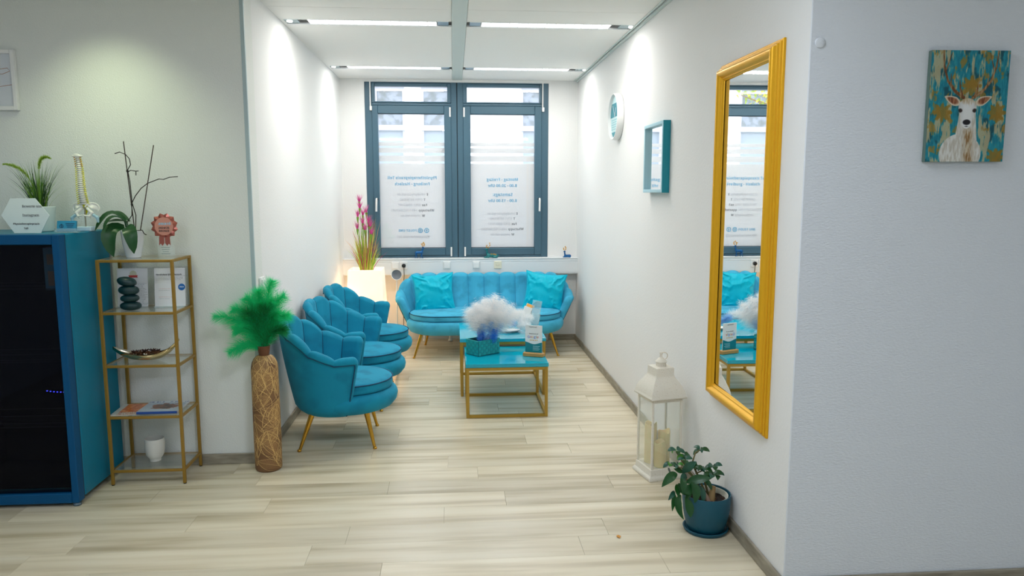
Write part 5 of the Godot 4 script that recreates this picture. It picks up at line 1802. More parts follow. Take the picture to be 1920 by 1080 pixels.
# ------------------------------------------------------------------ things on the nesting tables
func table_things():
	var at := Vector3(0.196, 0.3685, -5.109)
	var t := thing("woven_basket", "rectangular turquoise woven basket on the front table holding feathers", "basket", at, 38)
	var wm := mat(rgb(20, 166, 168), 0.5)
	var wd := mat(rgb(14, 150, 154), 0.5)
	var g := Geo.new()
	var bw := 0.19
	var bd := 0.132
	var bh := 0.106
	for s in [[Vector3(0, bh / 2, bd / 2), Vector3(bw, bh, 0.003)], [Vector3(0, bh / 2, -bd / 2), Vector3(bw, bh, 0.003)], [Vector3(bw / 2, bh / 2, 0), Vector3(0.003, bh, bd)], [Vector3(-bw / 2, bh / 2, 0), Vector3(0.003, bh, bd)], [Vector3(0, 0.002, 0), Vector3(bw, 0.004, bd)]]:
		g.box(s[0], s[1], 0.0)
	put("lining", g, mat(rgb(6, 90, 100), 0.7), t)
	for c in 2:
		g = Geo.new()
		for s in 4:
			var bas := Basis(Vector3.UP, s * PI / 2)
			var len := bw if s % 2 == 0 else bd
			var dist := (bd if s % 2 == 0 else bw) / 2 + 0.002
			var nc := 9 if s % 2 == 0 else 6
			for i in nc:
				for j in 5:
					if (i + j) % 2 != c:
						continue
					var cx := -len / 2 + (i + 0.5) * len / nc
					var cy := 0.004 + (j + 0.5) * (bh - 0.008) / 5.0
					g.box(bas * Vector3(cx, cy, dist + c * 0.0008), Vector3(len / nc * 0.97, (bh - 0.008) / 5 * 0.95, 0.003), 0.0012, bas)
		tag(put("woven_strips", g, [wm, wd][c], t), "", "", "", "stuff")
	g = Geo.new()
	for s in 4:
		var bas := Basis(Vector3.UP, s * PI / 2)
		var len := bw if s % 2 == 0 else bd
		g.box(bas * Vector3(0, bh - 0.001, (bd if s % 2 == 0 else bw) / 2), Vector3(len + 0.008, 0.006, 0.008), 0.002, bas)
	put("rim", g, wm, t)
	var white := mat(Color.WHITE, 0.9)
	white.backlight_enabled = true; white.backlight = Color.WHITE
	var ice := mat(rgb(176, 214, 246), 0.8)
	ice.backlight_enabled = true; ice.backlight = rgb(170, 214, 250)
	var blue := mat(rgb(90, 186, 255), 0.75)
	blue.backlight_enabled = true; blue.backlight = rgb(90, 180, 255)
	var fb := thing("feather_bunch", "fluffy white and blue feathers standing in the turquoise woven basket", "feathers", at + Vector3(0, 0.02, 0))
	var heads := [[-0.10, 0.29, -0.02], [-0.05, 0.33, 0.01], [0.02, 0.36, -0.03], [0.09, 0.385, 0.0], [0.15, 0.35, -0.02], [0.21, 0.31, -0.04], [0.04, 0.30, 0.05], [0.13, 0.27, 0.04], [-0.03, 0.25, 0.05], [0.24, 0.26, 0.0]]
	for k in heads.size():
		g = Geo.new()
		var q := Vector3(heads[k][0], heads[k][1], heads[k][2])
		plume(g, Vector3(q.x * 0.12, 0.0, q.z * 0.3), Vector3(q.x * 0.4, q.y * 0.6, q.z * 0.5), q, 0.45, 0.085, 1700, 0.00045, 0.006, 40 + k, 0.3, 0.012)
		put("white_feather", g, white, fb)
	for k in 3:
		g = Geo.new()
		var q: Vector3 = [Vector3(0.0, 0.2, 0.06), Vector3(0.06, 0.21, 0.05), Vector3(0.13, 0.2, 0.02)][k]
		plume(g, Vector3(q.x * 0.3, 0.06, q.z * 0.4), Vector3(q.x * 0.7, 0.13, q.z), q, 0.1, 0.06, 700, 0.0005, 0.01, 90 + k, 0.6)
		put("pale_blue_feather", g, ice, fb)
	for k in 4:
		g = Geo.new()
		var q: Vector3 = [Vector3(-0.028, 0.165, 0.035), Vector3(-0.005, 0.15, 0.055), Vector3(0.095, 0.165, 0.03), Vector3(0.075, 0.16, 0.05)][k]
		plume(g, Vector3(q.x * 0.75, 0.03, q.z * 0.5), Vector3(q.x * 0.85, 0.09, q.z * 0.8), q, 0.15, 0.036, 800, 0.0006, 0.004, 60 + k, 0.7)
		put("blue_feather", g, blue, fb)
	# second loose bunch on the rear table
	var dish := thing("white_dish", "small white oval dish on the rear table under the loose feathers", "dish", Vector3(0.42, 0.4325, -5.56))
	g = Geo.new()
	g.lathe([[0.0, 0.003], [0.04, 0.003], [0.062, 0.016], [0.066, 0.016], [0.045, 0.0], [0.0, 0.0]], 32, Vector3.ZERO, 1.3, 0.8)
	put("dish_body", g, M.white, dish)
	var f2 := thing("loose_feathers", "loose white and pale blue feathers lying on the rear table", "feathers", Vector3(0.42, 0.452, -5.56))
	for k in 7:
		g = Geo.new()
		var q: Vector3 = [Vector3(-0.13, 0.12, 0.05), Vector3(0.14, 0.05, 0.10), Vector3(0.05, 0.14, 0.0), Vector3(-0.05, 0.09, 0.09), Vector3(0.10, 0.13, -0.05), Vector3(0.17, 0.10, 0.02), Vector3(0.02, 0.07, 0.08)][k]
		plume(g, Vector3(q.x * 0.1, 0.008, q.z * 0.1), Vector3(q.x * 0.5, q.y * 0.8, q.z * 0.5), q, 0.3, 0.06 if k < 6 else 0.05, 1100, 0.0005, 0.0, 120 + k, 0.5, 0.008)
		put("feather", g, [white, white, white, ice, white, white, ice][k], f2)
	# table sign
	t = thing("table_sign", "white and teal review card with coloured lettering in a wooden foot", "sign", Vector3(0.541, 0.3685, -4.985), -22)
	g = Geo.new()
	g.span(Vector3(-0.073, 0, -0.022), Vector3(0.073, 0.027, 0.022), 0.004)
	var wood := mat(rgb(206, 160, 92), 0.5)
	wood.albedo_texture = noise_tex(0.03, 71, 128, [[0.0, 1.0], [rgb(220, 210, 196), rgb(255, 255, 255)]])
	triplanar(wood, Vector3(2, 14, 14), false)
	put("foot", g, wood, t)
	g = Geo.new()
	g.span(Vector3(-0.06, 0.02, -0.002), Vector3(0.06, 0.217, 0.002), 0.0)
	put("card", g, M.white, t)
	var poly := PackedVector2Array([Vector2(-0.06, 0.0275), Vector2(0.06, 0.0275)])
	for k in 13:
		var u := 1.0 - k / 12.0
		poly.append(Vector2(-0.06 + 0.12 * u, 0.094 + 0.008 * sin(u * 5.4 + 1.9)))
	g = Geo.new()
	g.prism(poly, 0.0006, Transform3D(Basis(), Vector3(0, 0, 0.0023)))
	put("teal_wave", g, mat(rgb(0, 128, 138), 0.4), t)
	var px := -0.036
	var n := 0
	for ch in ["G", "o", "o", "g", "l", "e"]:
		text(ch, 0.019, Vector3(px, 0.136, 0.0026), mat([rgb(66, 120, 220), rgb(216, 72, 58), rgb(236, 178, 40), rgb(66, 120, 220), rgb(60, 156, 84), rgb(216, 72, 58)][n], 0.5), t)
		px += [0.0165, 0.0135, 0.0135, 0.011, 0.0105, 0.0][n]
		n += 1
	text("Bewerte uns auf", 0.0072, Vector3(0, 0.158, 0.0026), M.ink, t)
	text("Physiotherapie", 0.0066, Vector3(-0.004, 0.205, 0.0026), M.ink, t)
	for k in 5:
		g = Geo.new()
		var st := PackedVector2Array()
		for q in 10:
			var rr := 0.0042 if q % 2 == 0 else 0.0018
			st.append(Vector2(rr * sin(TAU * q / 10), rr * cos(TAU * q / 10)))
		g.prism(st, 0.0005, Transform3D(Basis(), Vector3(-0.024 + k * 0.012, 0.113, 0.0025)))
		put("star", g, mat(rgb(238, 186, 60), 0.5), t)
	g = Geo.new()
	for k in 4:
		g.box(Vector3(0.02 - 0.004 * (k % 2), 0.072 - k * 0.009, 0.0028), Vector3(0.05 - 0.008 * (k % 2), 0.002, 0.0004), 0.0)
	put("small_print", g, mat(rgb(190, 226, 228), 0.5), t)
	# leaflets and acrylic holder leaning on the rear table
	var lean := Basis(Vector3.BACK, deg_to_rad(-22)) * Basis(Vector3.RIGHT, deg_to_rad(-14))
	t = thing("leaflet_box", "stack of white leaflets with orange heading leaning on the rear table", "leaflets", Vector3(0.525, 0.4335, -5.80))
	g = Geo.new()
	g.box(lean * Vector3(0, 0.075, 0) + Vector3(0.012, 0.012, 0), Vector3(0.062, 0.145, 0.028), 0.001, lean)
	put("white_leaflet", g, M.white, t)
	g = Geo.new()
	g.box(lean * Vector3(0.014, 0.092, -0.02) + Vector3(0.012, 0.012, 0), Vector3(0.066, 0.17, 0.01), 0.001, lean)
	put("printed_leaflet", g, mat(rgb(226, 214, 196), 0.5), t)
	g = Geo.new()
	g.box(lean * Vector3(0.014, 0.155, -0.0146) + Vector3(0.012, 0.012, 0), Vector3(0.06, 0.038, 0.0006), 0.0, lean)
	put("orange_print", g, mat(rgb(240, 176, 84), 0.5), t)
	var cim := Image.create(16, 64, false, Image.FORMAT_RGB8)
	var r := RandomNumberGenerator.new()
	r.seed = 8
	for y in 64:
		for x in 16:
			cim.set_pixel(x, y, [rgb(70, 110, 170), rgb(190, 160, 90), rgb(120, 110, 100), rgb(220, 200, 170), rgb(90, 140, 120)][r.randi() % 5])
	g = Geo.new()
	g.sheet(lean * Vector3(0.039, 0.08, -0.0146) + Vector3(0.012, 0.012, 0), lean * Vector3(0.008, 0, 0), lean * Vector3(0, 0.07, 0))
	put("picture_strip", g, img_mat(cim, 0.4), t)
	var lean2 := Basis(Vector3.BACK, deg_to_rad(-12)) * Basis(Vector3.RIGHT, deg_to_rad(-12))
	t = thing("leaflet_holder", "clear acrylic leaflet holder standing right of the white leaflets", "holder", Vector3(0.618, 0.4335, -5.80))
	g = Geo.new()
	g.box(lean2 * Vector3(0.008, 0.1, -0.01) + Vector3(0, 0.006, 0), Vector3(0.075, 0.2, 0.003), 0.0, lean2)
	g.box(lean2 * Vector3(0.008, 0.05, 0.022) + Vector3(0, 0.006, 0), Vector3(0.075, 0.09, 0.003), 0.0, lean2)
	for s in [-1, 1]:
		g.box(lean2 * Vector3(0.008 + s * 0.036, 0.05, 0.006) + Vector3(0, 0.006, 0), Vector3(0.003, 0.09, 0.03), 0.0, lean2)
	put("acrylic", g, M.clear_edge, t)
	g = Geo.new()
	g.box(lean2 * Vector3(0.008, 0.07, -0.002) + Vector3(0, 0.006, 0), Vector3(0.066, 0.13, 0.004), 0.0, lean2)
	put("leaflet", g, mat(rgb(178, 216, 232), 0.4), t)

# ------------------------------------------------------------------ on the fridge
func fridge_top():
	var y := 1.3025
	# hexagonal sign
	var t := thing("hexagon_sign", "white hexagonal acrylic sign with black lettering on the fridge", "sign", Vector3(-2.006, y, -3.665), 3)
	var hex := PackedVector2Array([Vector2(-0.105, 0.083), Vector2(-0.052, 0.0), Vector2(0.064, 0.0), Vector2(0.105, 0.082), Vector2(0.045, 0.163), Vector2(-0.062, 0.163)])
	var g := Geo.new()
	g.prism(hex, 0.005, Transform3D(Basis(Vector3.RIGHT, -0.06), Vector3(0, 0.0005, 0)))
	put("plate", g, mat(rgb(226, 240, 236), 0.3), t)
	var tb := Basis(Vector3.RIGHT, -0.06)
	for l in [["Bewerte uns", 0.0118, 0.03, 0.126, true], ["Instagram", 0.0122, 0.024, 0.084, true], ["Physiotherapiepraxis", 0.0092, 0.002, 0.044, false], ["Teli", 0.009, 0.0, 0.023, false]]:
		text(l[0], l[1], tb * Vector3(l[2], l[3], 0.0032), M.ink, t, tb, not l[4], "Droid Serif" if l[4] else "Droid Sans", l[4])
	g = Geo.new()
	g.box(Vector3(0, 0.004, -0.02), Vector3(0.1, 0.007, 0.03), 0.001)
	put("foot", g, M.clear_edge, t)
	# partly visible card at the very left
	t = thing("rounded_card", "white rounded card with blue corners at the left end of the fridge", "card", Vector3(-2.245, y, -3.66))
	g = Geo.new()
	var rc := PackedVector2Array()
	for k in 28:
		var a := TAU * k / 28
		rc.append(Vector2(signf(cos(a)) * 0.05 + 0.035 * cos(a), 0.075 + signf(sin(a)) * 0.04 + 0.035 * sin(a)))
	g.prism(rc, 0.006, Transform3D(Basis(), Vector3.ZERO))
	put("plate", g, mat(rgb(224, 234, 232), 0.4), t)
	for s in [1.0, -1.0]:
		g = Geo.new()
		var cr := PackedVector2Array()
		for k in 15:
			var a := PI / 2 * k / 14
			cr.append(Vector2(0.05 + 0.035 * cos(a), 0.075 + s * (0.04 + 0.035 * sin(a))))
		cr.append(Vector2(-0.05, 0.075 + s * 0.075))
		cr.append(Vector2(-0.05, 0.075 + s * 0.052))
		cr.append(Vector2(0.04, 0.075 + s * 0.052))
		cr.append(Vector2(0.055, 0.075 + s * 0.04))
		g.prism(cr, 0.001, Transform3D(Basis(), Vector3(0, 0, 0.0036)))
		put("blue_corner", g, mat(rgb(0, 116, 160), 0.4), t)
	g = Geo.new()
	g.box(Vector3(0.03, 0.002, 0.01), Vector3(0.12, 0.004, 0.05), 0.001)
	put("foot", g, M.clear_edge, t)
	# grass in a white pot
	t = thing("grass_pot", "white round pot behind the hexagonal sign", "plant pot", Vector3(-2.03, y, -3.84))
	g = Geo.new()
	g.lathe([[0.0, 0.0], [0.052, 0.0], [0.056, 0.004], [0.068, 0.118], [0.068, 0.122], [0.064, 0.122], [0.062, 0.104], [0.0, 0.104]], 40)
	put("pot_body", g, mat(rgb(224, 238, 232), 0.35), t)
	var gr := thing("green_grass", "tuft of artificial green grass with two fluffy pale heads", "plant", Vector3(-2.03, y + 0.104, -3.84))
	var r := RandomNumberGenerator.new()
	r.seed = 21
	var cols := [mat(rgb(62, 104, 30), 0.55), mat(rgb(118, 158, 54), 0.55), mat(rgb(26, 58, 26), 0.55)]
	var gs := [Geo.new(), Geo.new(), Geo.new()]
	for c in cols:
		c.backlight_enabled = true; c.backlight = c.albedo_color
	for b in 230:
		var a := r.randf() * TAU
		var q := sqrt(r.randf()) * 0.034
		var p := Vector3(q * cos(a), 0, q * sin(a))
		var out := Vector3(cos(a), 0, sin(a)) * r.randf_range(0.0, 0.125) * (1.0 if r.randf() < 0.85 else 1.5)
		if out.z < 0: out.z *= 0.7
		var hh := r.randf_range(0.1, 0.25)
		gs[b % 3].blade(p, p + out * 0.25 + Vector3(0, hh * 0.65, 0), p + out + Vector3(0, hh, 0), r.randf_range(0.0009, 0.0019), Vector3(-sin(a), 0, cos(a) + 0.3).normalized(), 4)
	for c in 3:
		tag(put("blades", gs[c], cols[c], gr), "", "", "", "stuff")
	var hm := mat(rgb(150, 176, 66), 0.8)
	hm.backlight_enabled = true; hm.backlight = rgb(160, 190, 70)
	for q in [[Vector3(-0.02, 0.10, 0), Vector3(-0.05, 0.225, 0.0), Vector3(-0.15, 0.222, 0.01)], [Vector3(0.01, 0.13, 0), Vector3(0.0, 0.29, 0), Vector3(0.075, 0.25, 0.01)]]:
		g = Geo.new()
		plume(g, q[0], q[1], q[2], 0.25, 0.017, 900, 0.0006, 0.0, 200 + int(q[2].x * 100), 0.9)
		put("fluffy_head", g, hm, gr)
	# spine model
	spine(Vector3(-1.828, y, -3.86))
	# card holder
	t = thing("card_holder", "clear holder with turquoise business cards on the fridge edge", "card holder", Vector3(-1.838, y, -3.70), 2)
	g = Geo.new()
	g.box(Vector3(0, 0.003, 0), Vector3(0.1, 0.006, 0.04), 0.001)
	g.box(Vector3(0, 0.012, 0.019), Vector3(0.1, 0.018, 0.002), 0.0)
	put("acrylic", g, M.clear_edge, t)
	g = Geo.new()
	var cb := Basis(Vector3.RIGHT, -0.25)
	g.box(Vector3(0, 0.031, 0.002), Vector3(0.086, 0.05, 0.012), 0.0005, cb)
	put("cards", g, mat(rgb(24, 140, 178), 0.5), t)
	g = Geo.new()
	g.tube(ring(Vector3(-0.022, 0.032, 0.0085), 0.008, Vector3.RIGHT, cb * Vector3.UP, 14), 0.0012, 5, true)
	g.box(Vector3(-0.022, 0.033, 0.0085), Vector3(0.0024, 0.02, 0.001), 0.0, cb)
	for k in 3:
		g.box(Vector3(0.016, 0.043 - k * 0.008, 0.0062 + k * 0.002), Vector3(0.04 - 0.008 * k, 0.0022, 0.0008), 0.0, cb)
	put("card_print", g, mat(rgb(8, 60, 90), 0.5), t)

func spine(at: Vector3):
	var t := thing("spine_model", "small white spine model with pelvis and yellow nerves on a stand", "anatomical model", at)
	var bone := mat(rgb(238, 240, 232), 0.45)
	var yellow := mat(rgb(224, 220, 40), 0.5)
	var red := mat(rgb(190, 40, 40), 0.5)
	var g := Geo.new()
	g.span(Vector3(-0.036, 0, -0.03), Vector3(0.036, 0.022, 0.03), 0.003)
	put("stand_block", g, mat(rgb(196, 222, 236), 0.5), t)
	g = Geo.new()
	g.tube([Vector3(0, 0.02, 0), Vector3(0, 0.13, 0)], 0.0035, 8)
	put("rod", g, mat(rgb(170, 166, 150), 0.35, 0.7), t)
	for k in 23:
		var u := k / 22.0
		var y := 0.135 + 0.225 * u
		var x := -0.002 - 0.014 * u
		var z := 0.006 * sin(u * 6.0)
		var w := lerpf(0.0165, 0.0105, u)
		var h := lerpf(0.0046, 0.004, u)
		g = Geo.new()
		g.lathe([[0.0, -h], [w, -h], [w * 0.86, 0], [w, h], [0.0, h]], 12, Vector3(x, y, z))
		g.box(Vector3(x, y, z - w * 1.2), Vector3(w * 2.3, h * 0.9, w * 0.7), 0.0008)
		g.box(Vector3(x, y - h, z - w * 2.0), Vector3(w * 0.4, h * 1.4, w * 1.2), 0.0005)
		var v := put("vertebra", g, bone, t)
		g = Geo.new()
		for s in [-1.0, 1.0]:
			g.tube([Vector3(x + s * w * 0.6, y + h * 1.3, z), Vector3(x + s * w * 1.25, y + h * 0.8, z + 0.003), Vector3(x + s * w * 1.7, y - h * 0.5, z + 0.004)], [0.0026, 0.0026, 0.0016], 6)
		put("nerve", g, yellow, v)
		if k > 17 or k == 1:
			g = Geo.new()
			for s in ([-1.0, 1.0] if k > 17 else [-0.6]):
				g.sphere(Vector3(x + s * w * 1.3, y, z + 0.005), Vector3(0.0026, 0.0026, 0.0026), 6)
			put("artery", g, red, v)
	g = Geo.new()
	g.sphere(Vector3(-0.018, 0.368, -0.002), Vector3(0.027, 0.007, 0.016), 16)
	g.sphere(Vector3(-0.018, 0.374, 0.004), Vector3(0.014, 0.005, 0.01), 12)
	put("skull_base", g, bone, t)
	# sacrum and pelvis
	g = blob([[Vector3(0, 0.13, -0.004), Vector3(0, 0.095, -0.014), 0.012, 0.006], [Vector3(0, 0.095, -0.014), Vector3(0, 0.078, -0.008), 0.005, 0.003]], 0.006, 0.003)
	put("sacrum", g, yellow, t)
	for s in [-1.0, 1.0]:
		g = Geo.new()
		var rows := []
		for i in 9:
			var row := PackedVector3Array()
			var u := i / 8.0
			for j in 9:
				var v := j / 8.0
				var a := lerpf(-0.35, 2.5, v)
				var rad := lerpf(0.004, 0.03, u)
				row.append(Vector3(s * (0.034 + rad * cos(a) * 0.95), 0.112 + rad * sin(a) * 0.85, -0.004 + 0.014 * (1.0 - u) * (1.0 - u) - 0.012 * u * cos(a)))
			rows.append(row)
		g.grid(rows)
		var edge := []
		for j in 13:
			var a := lerpf(-0.6, 2.9, j / 12.0)
			edge.append(Vector3(s * (0.034 + 0.03 * cos(a) * 0.95), 0.112 + 0.03 * sin(a) * 0.85, -0.004 - 0.012 * cos(a)))
		g.tube(edge, 0.0042, 7)
		var hp := put("hip_bone", g, bone, t)
		g = blob([[Vector3(s * 0.012, 0.112, 0.0), Vector3(s * 0.036, 0.09, 0.008), 0.007, 0.009], [Vector3(s * 0.036, 0.09, 0.008), Vector3(s * 0.026, 0.073, 0.016), 0.006, 0.004], [Vector3(s * 0.026, 0.073, 0.016), Vector3(s * 0.004, 0.078, 0.022), 0.004, 0.004], [Vector3(s * 0.03, 0.075, 0.012), Vector3(s * 0.026, 0.062, 0.004), 0.004, 0.003]], 0.005, 0.0026)
		put("lower_pelvis", g, bone, hp)
		g = blob([[Vector3(s * 0.044, 0.078, 0.006), Vector3(s * 0.06, 0.066, 0.004), 0.008, 0.007], [Vector3(s * 0.06, 0.066, 0.004), Vector3(s * 0.062, 0.046, 0.004), 0.008, 0.006]], 0.005, 0.003)
		put("femur_head", g, mat(rgb(170, 208, 222), 0.5), hp)

# ------------------------------------------------------------------ on the gold rack
func page(w: int, h: int, lines: Array, sd: int) -> Image:      # printed sheet: [y0, y1, x0, x1, colour] blocks of text rows
	var im := Image.create(w, h, false, Image.FORMAT_RGB8)
	im.fill(rgb(232, 234, 238))
	var r := RandomNumberGenerator.new()
	r.seed = sd
	for l in lines:
		var y: int = l[0]
		while y < l[1]:
			var x: int = l[2]
			var end: int = l[3] - r.randi() % 40
			while x < end:
				var ww := 6 + r.randi() % 18
				for q in 4:                                    # letter-like strokes
					im.fill_rect(Rect2i(x + q * ww / 4, y + r.randi() % 2, maxi(1, ww / 6), 3), l[4])
				x += ww + 4
			y += l[5]
	return im

func shelf_things():
	var top: float = RACK[0] + 0.0042
	# orchid
	var t := thing("orchid_pot", "white glazed orchid pot on top of the gold rack", "plant pot", Vector3(-1.632, top, -3.92))
	var g := Geo.new()
	g.lathe([[0.0, 0.0], [0.031, 0.0], [0.035, 0.003], [0.049, 0.07], [0.054, 0.134], [0.0545, 0.138], [0.05, 0.138], [0.049, 0.118], [0.0, 0.116]], 40)
	put("pot_body", g, mat(rgb(226, 230, 234), 0.25), t)
	var off := Vector3(-1.632, top + 0.118, -3.92)
	var o := thing("orchid", "orchid with broad dark leaves and bare stems tied to two sticks", "plant", off)
	for l in [[[-1.655, 1.335, -3.92], [-1.725, 1.390, -3.9], [-1.787, 1.301, -3.86], 0.022], [[-1.655, 1.34, -3.92], [-1.704, 1.371, -3.87], [-1.735, 1.304, -3.83], 0.013], [[-1.665, 1.32, -3.91], [-1.716, 1.29, -3.855], [-1.70, 1.172, -3.85], 0.037], [[-1.655, 1.318, -3.91], [-1.612, 1.295, -3.845], [-1.597, 1.188, -3.84], 0.033], [[-1.65, 1.345, -3.94], [-1.720, 1.390, -3.97], [-1.772, 1.375, -3.99], 0.016], [[-1.655, 1.345, -3.92], [-1.70, 1.352, -3.88], [-1.778, 1.33, -3.9], 0.016]]:
		g = Geo.new()
		leaf(g, Vector3(l[0][0], l[0][1], l[0][2]) - off, Vector3(l[1][0], l[1][1], l[1][2]) - off, Vector3(l[2][0], l[2][1], l[2][2]) - off, l[3], Vector3(0.12, 0.5, 0.86) if l[3] > 0.025 else Vector3(0.1, 0.93, 0.34), 0.16, 0.6)
		put("leaf", g, M.leaf, o)
	g = Geo.new()
	g.tube([Vector3(-1.645, 1.29, -3.915) - off, Vector3(-1.66, 1.345, -3.915) - off], [0.012, 0.007], 8)
	put("leaf_base", g, M.leaf, o)
	for s in [[[-1.650, 1.747, -3.93], [-1.621, 1.288, -3.925]], [[-1.505, 1.729, -3.93], [-1.594, 1.288, -3.92]]]:
		g = Geo.new()
		g.tube([Vector3(s[0][0], s[0][1], s[0][2]) - off, Vector3(s[1][0], s[1][1], s[1][2]) - off], 0.0024, 7)
		put("stick", g, mat(rgb(52, 30, 26), 0.7), o)
	for s in [[[-1.618, 1.29, -3.925], [-1.611, 1.378, -3.925], [-1.625, 1.438, -3.925], [-1.630, 1.551, -3.925], [-1.637, 1.604, -3.925], [-1.621, 1.631, -3.925], [-1.627, 1.661, -3.93], [-1.644, 1.682, -3.93], [-1.672, 1.694, -3.93], [-1.696, 1.686, -3.93]], [[-1.637, 1.593, -3.925], [-1.623, 1.603, -3.925], [-1.597, 1.599, -3.925], [-1.584, 1.600, -3.925]], [[-1.597, 1.599, -3.925], [-1.598, 1.578, -3.925]], [[-1.664, 1.33, -3.925], [-1.628, 1.378, -3.92], [-1.625, 1.438, -3.92], [-1.608, 1.474, -3.925], [-1.579, 1.513, -3.93], [-1.546, 1.538, -3.93], [-1.489, 1.560, -3.93], [-1.466, 1.558, -3.93], [-1.436, 1.569, -3.93], [-1.395, 1.572, -3.93]], [[-1.61, 1.3, -3.9], [-1.569, 1.304, -3.885], [-1.558, 1.286, -3.88], [-1.547, 1.280, -3.88]]]:
		var path := []
		for p in s:
			path.append(Vector3(p[0], p[1], p[2]) - off)
		g = Geo.new()
		g.tube(path, 0.0022, 6)
		put("stem", g, M.twig, o)
	g = Geo.new()
	g.sphere(Vector3(-1.639, 1.6, -3.927) - off, Vector3(0.006, 0.009, 0.006), 10)
	g.sphere(Vector3(-1.627, 1.432, -3.925) - off, Vector3(0.006, 0.008, 0.006), 10)
	put("tie", g, M.twig, o)
	# rosette award
	t = thing("rosette_award", "copper-pink rosette award on a clear block, on the gold rack", "award", Vector3(-1.481, top, -3.95))
	g = Geo.new()
	g.span(Vector3(-0.039, 0, -0.012), Vector3(0.039, 0.105, 0.012), 0.001)
	put("clear_block", g, see_through(Color(0.9, 0.97, 0.95), 0.1), t)
	var cop := mat(rgb(172, 98, 86), 0.3, 0.5)
	g = Geo.new()
	var nz := 12
	for k in nz:                                              # faceted petals
		var a0 := TAU * k / nz
		var a1 := TAU * (k + 1) / nz
		var am := (a0 + a1) / 2
		var c := Vector3(0, 0.158, 0.006)
		var e := func(a: float, rr: float, z: float) -> Vector3: return c + Vector3(rr * sin(a), rr * cos(a), z)
		g.poly([e.call(a0, 0.058, 0.0), e.call(am, 0.069, 0.002), e.call(am, 0.05, 0.009)], Vector3(0, 0, 1))
		g.poly([e.call(am, 0.069, 0.002), e.call(a1, 0.058, 0.0), e.call(am, 0.05, 0.009)], Vector3(0, 0, 1))
		g.poly([e.call(a0, 0.058, 0.0), e.call(am, 0.05, 0.009), e.call(a0, 0.044, 0.005)], Vector3(0, 0, 1))
		g.poly([e.call(a1, 0.058, 0.0), e.call(a1, 0.044, 0.005), e.call(am, 0.05, 0.009)], Vector3(0, 0, 1))
		g.poly([e.call(a0, 0.044, 0.005), e.call(am, 0.05, 0.009), e.call(a1, 0.044, 0.005)], Vector3(0, 0, 1))
		g.poly([e.call(a0, 0.058, 0.0), e.call(am, 0.069, 0.002), e.call(am, 0.055, -0.01), e.call(a0, 0.05, -0.01)], Vector3(0, 0, -1))
		g.poly([e.call(am, 0.069, 0.002), e.call(a1, 0.058, 0.0), e.call(a1, 0.05, -0.01), e.call(am, 0.055, -0.01)], Vector3(0, 0, -1))
	put("petals", g, cop, t)
	g = Geo.new()
	var dk := PackedVector2Array()
	for k in 36:
		dk.append(Vector2(0.046 * sin(TAU * k / 36), 0.158 + 0.046 * cos(TAU * k / 36)))
	g.prism(dk, 0.02, Transform3D(Basis(), Vector3(0, 0, 0.004)))
	put("disc", g, mat(rgb(214, 150, 132), 0.4, 0.2), t)
	for s in [-1.0, 1.0]:
		g = Geo.new()
		g.prism(PackedVector2Array([Vector2(s * 0.002, 0.105), Vector2(s * 0.026, 0.105), Vector2(s * 0.028, 0.06), Vector2(s * 0.02, 0.07), Vector2(s * 0.012, 0.058), Vector2(s * 0.002, 0.072)]), 0.003, Transform3D(Basis(), Vector3(0, 0, 0.0138)))
		put("ribbon", g, cop, t)
	text("award", 0.017, Vector3(0.004, 0.172, 0.0144), mat(rgb(150, 206, 232), 0.5), t, Basis(), true)
	text("2024/25", 0.012, Vector3(0, 0.15, 0.0144), M.ink, t, Basis(), true)
	text("BRONZE", 0.011, Vector3(0, 0.134, 0.0144), M.ink, t, Basis(), true)
	g = Geo.new()
	for k in 4:
		g.box(Vector3(0.002, 0.05 - k * 0.011, 0.0128), Vector3(0.044 - 0.006 * (k % 3), 0.0022, 0.0006), 0.0)
	put("engraving", g, mat(rgb(120, 140, 138), 0.6), t)
	# two certificates
	var s2: float = RACK[1] + 0.0042
	var dark := rgb(46, 52, 62)
	var pal := [page(300, 400, [[120, 150, 16, 160, dark, 9], [156, 380, 16, 290, rgb(70, 76, 88), 13]], 3), page(300, 400, [[82, 88, 14, 290, dark, 12], [96, 124, 14, 280, rgb(60, 64, 72), 12], [214, 224, 40, 180, rgb(196, 96, 70), 10], [232, 240, 40, 160, rgb(90, 94, 100), 10], [300, 310, 40, 170, rgb(196, 96, 70), 10], [318, 326, 40, 150, rgb(90, 94, 100), 10]], 5)]
	for k in 2:
		var cx: float = [-1.672, -1.483][k]
		t = thing("certificate", ["printed certificate with red seal, behind the dark green stones", "printed certificate with blue round sticker, at the right on the rack"][k], "certificate", Vector3(cx, s2, -3.965), [1, 4][k], "certificates on the gold rack")
		var tb := Basis(Vector3.RIGHT, -0.1)
		g = Geo.new()
		g.box(tb * Vector3(0, 0.1, -0.003), Vector3(0.152, 0.2, 0.003), 0.0, tb)
		g.box(Vector3(0, 0.002, 0.012), Vector3(0.152, 0.004, 0.03), 0.0)
		put("acrylic", g, M.clear_edge, t)
		g = Geo.new()
		g.sheet(tb * Vector3(0, 0.102, -0.0012), tb * Vector3(0.076, 0, 0), tb * Vector3(0, 0.1, 0))
		put("paper", g, img_mat(pal[k], 0.6), t)
		g = Geo.new()
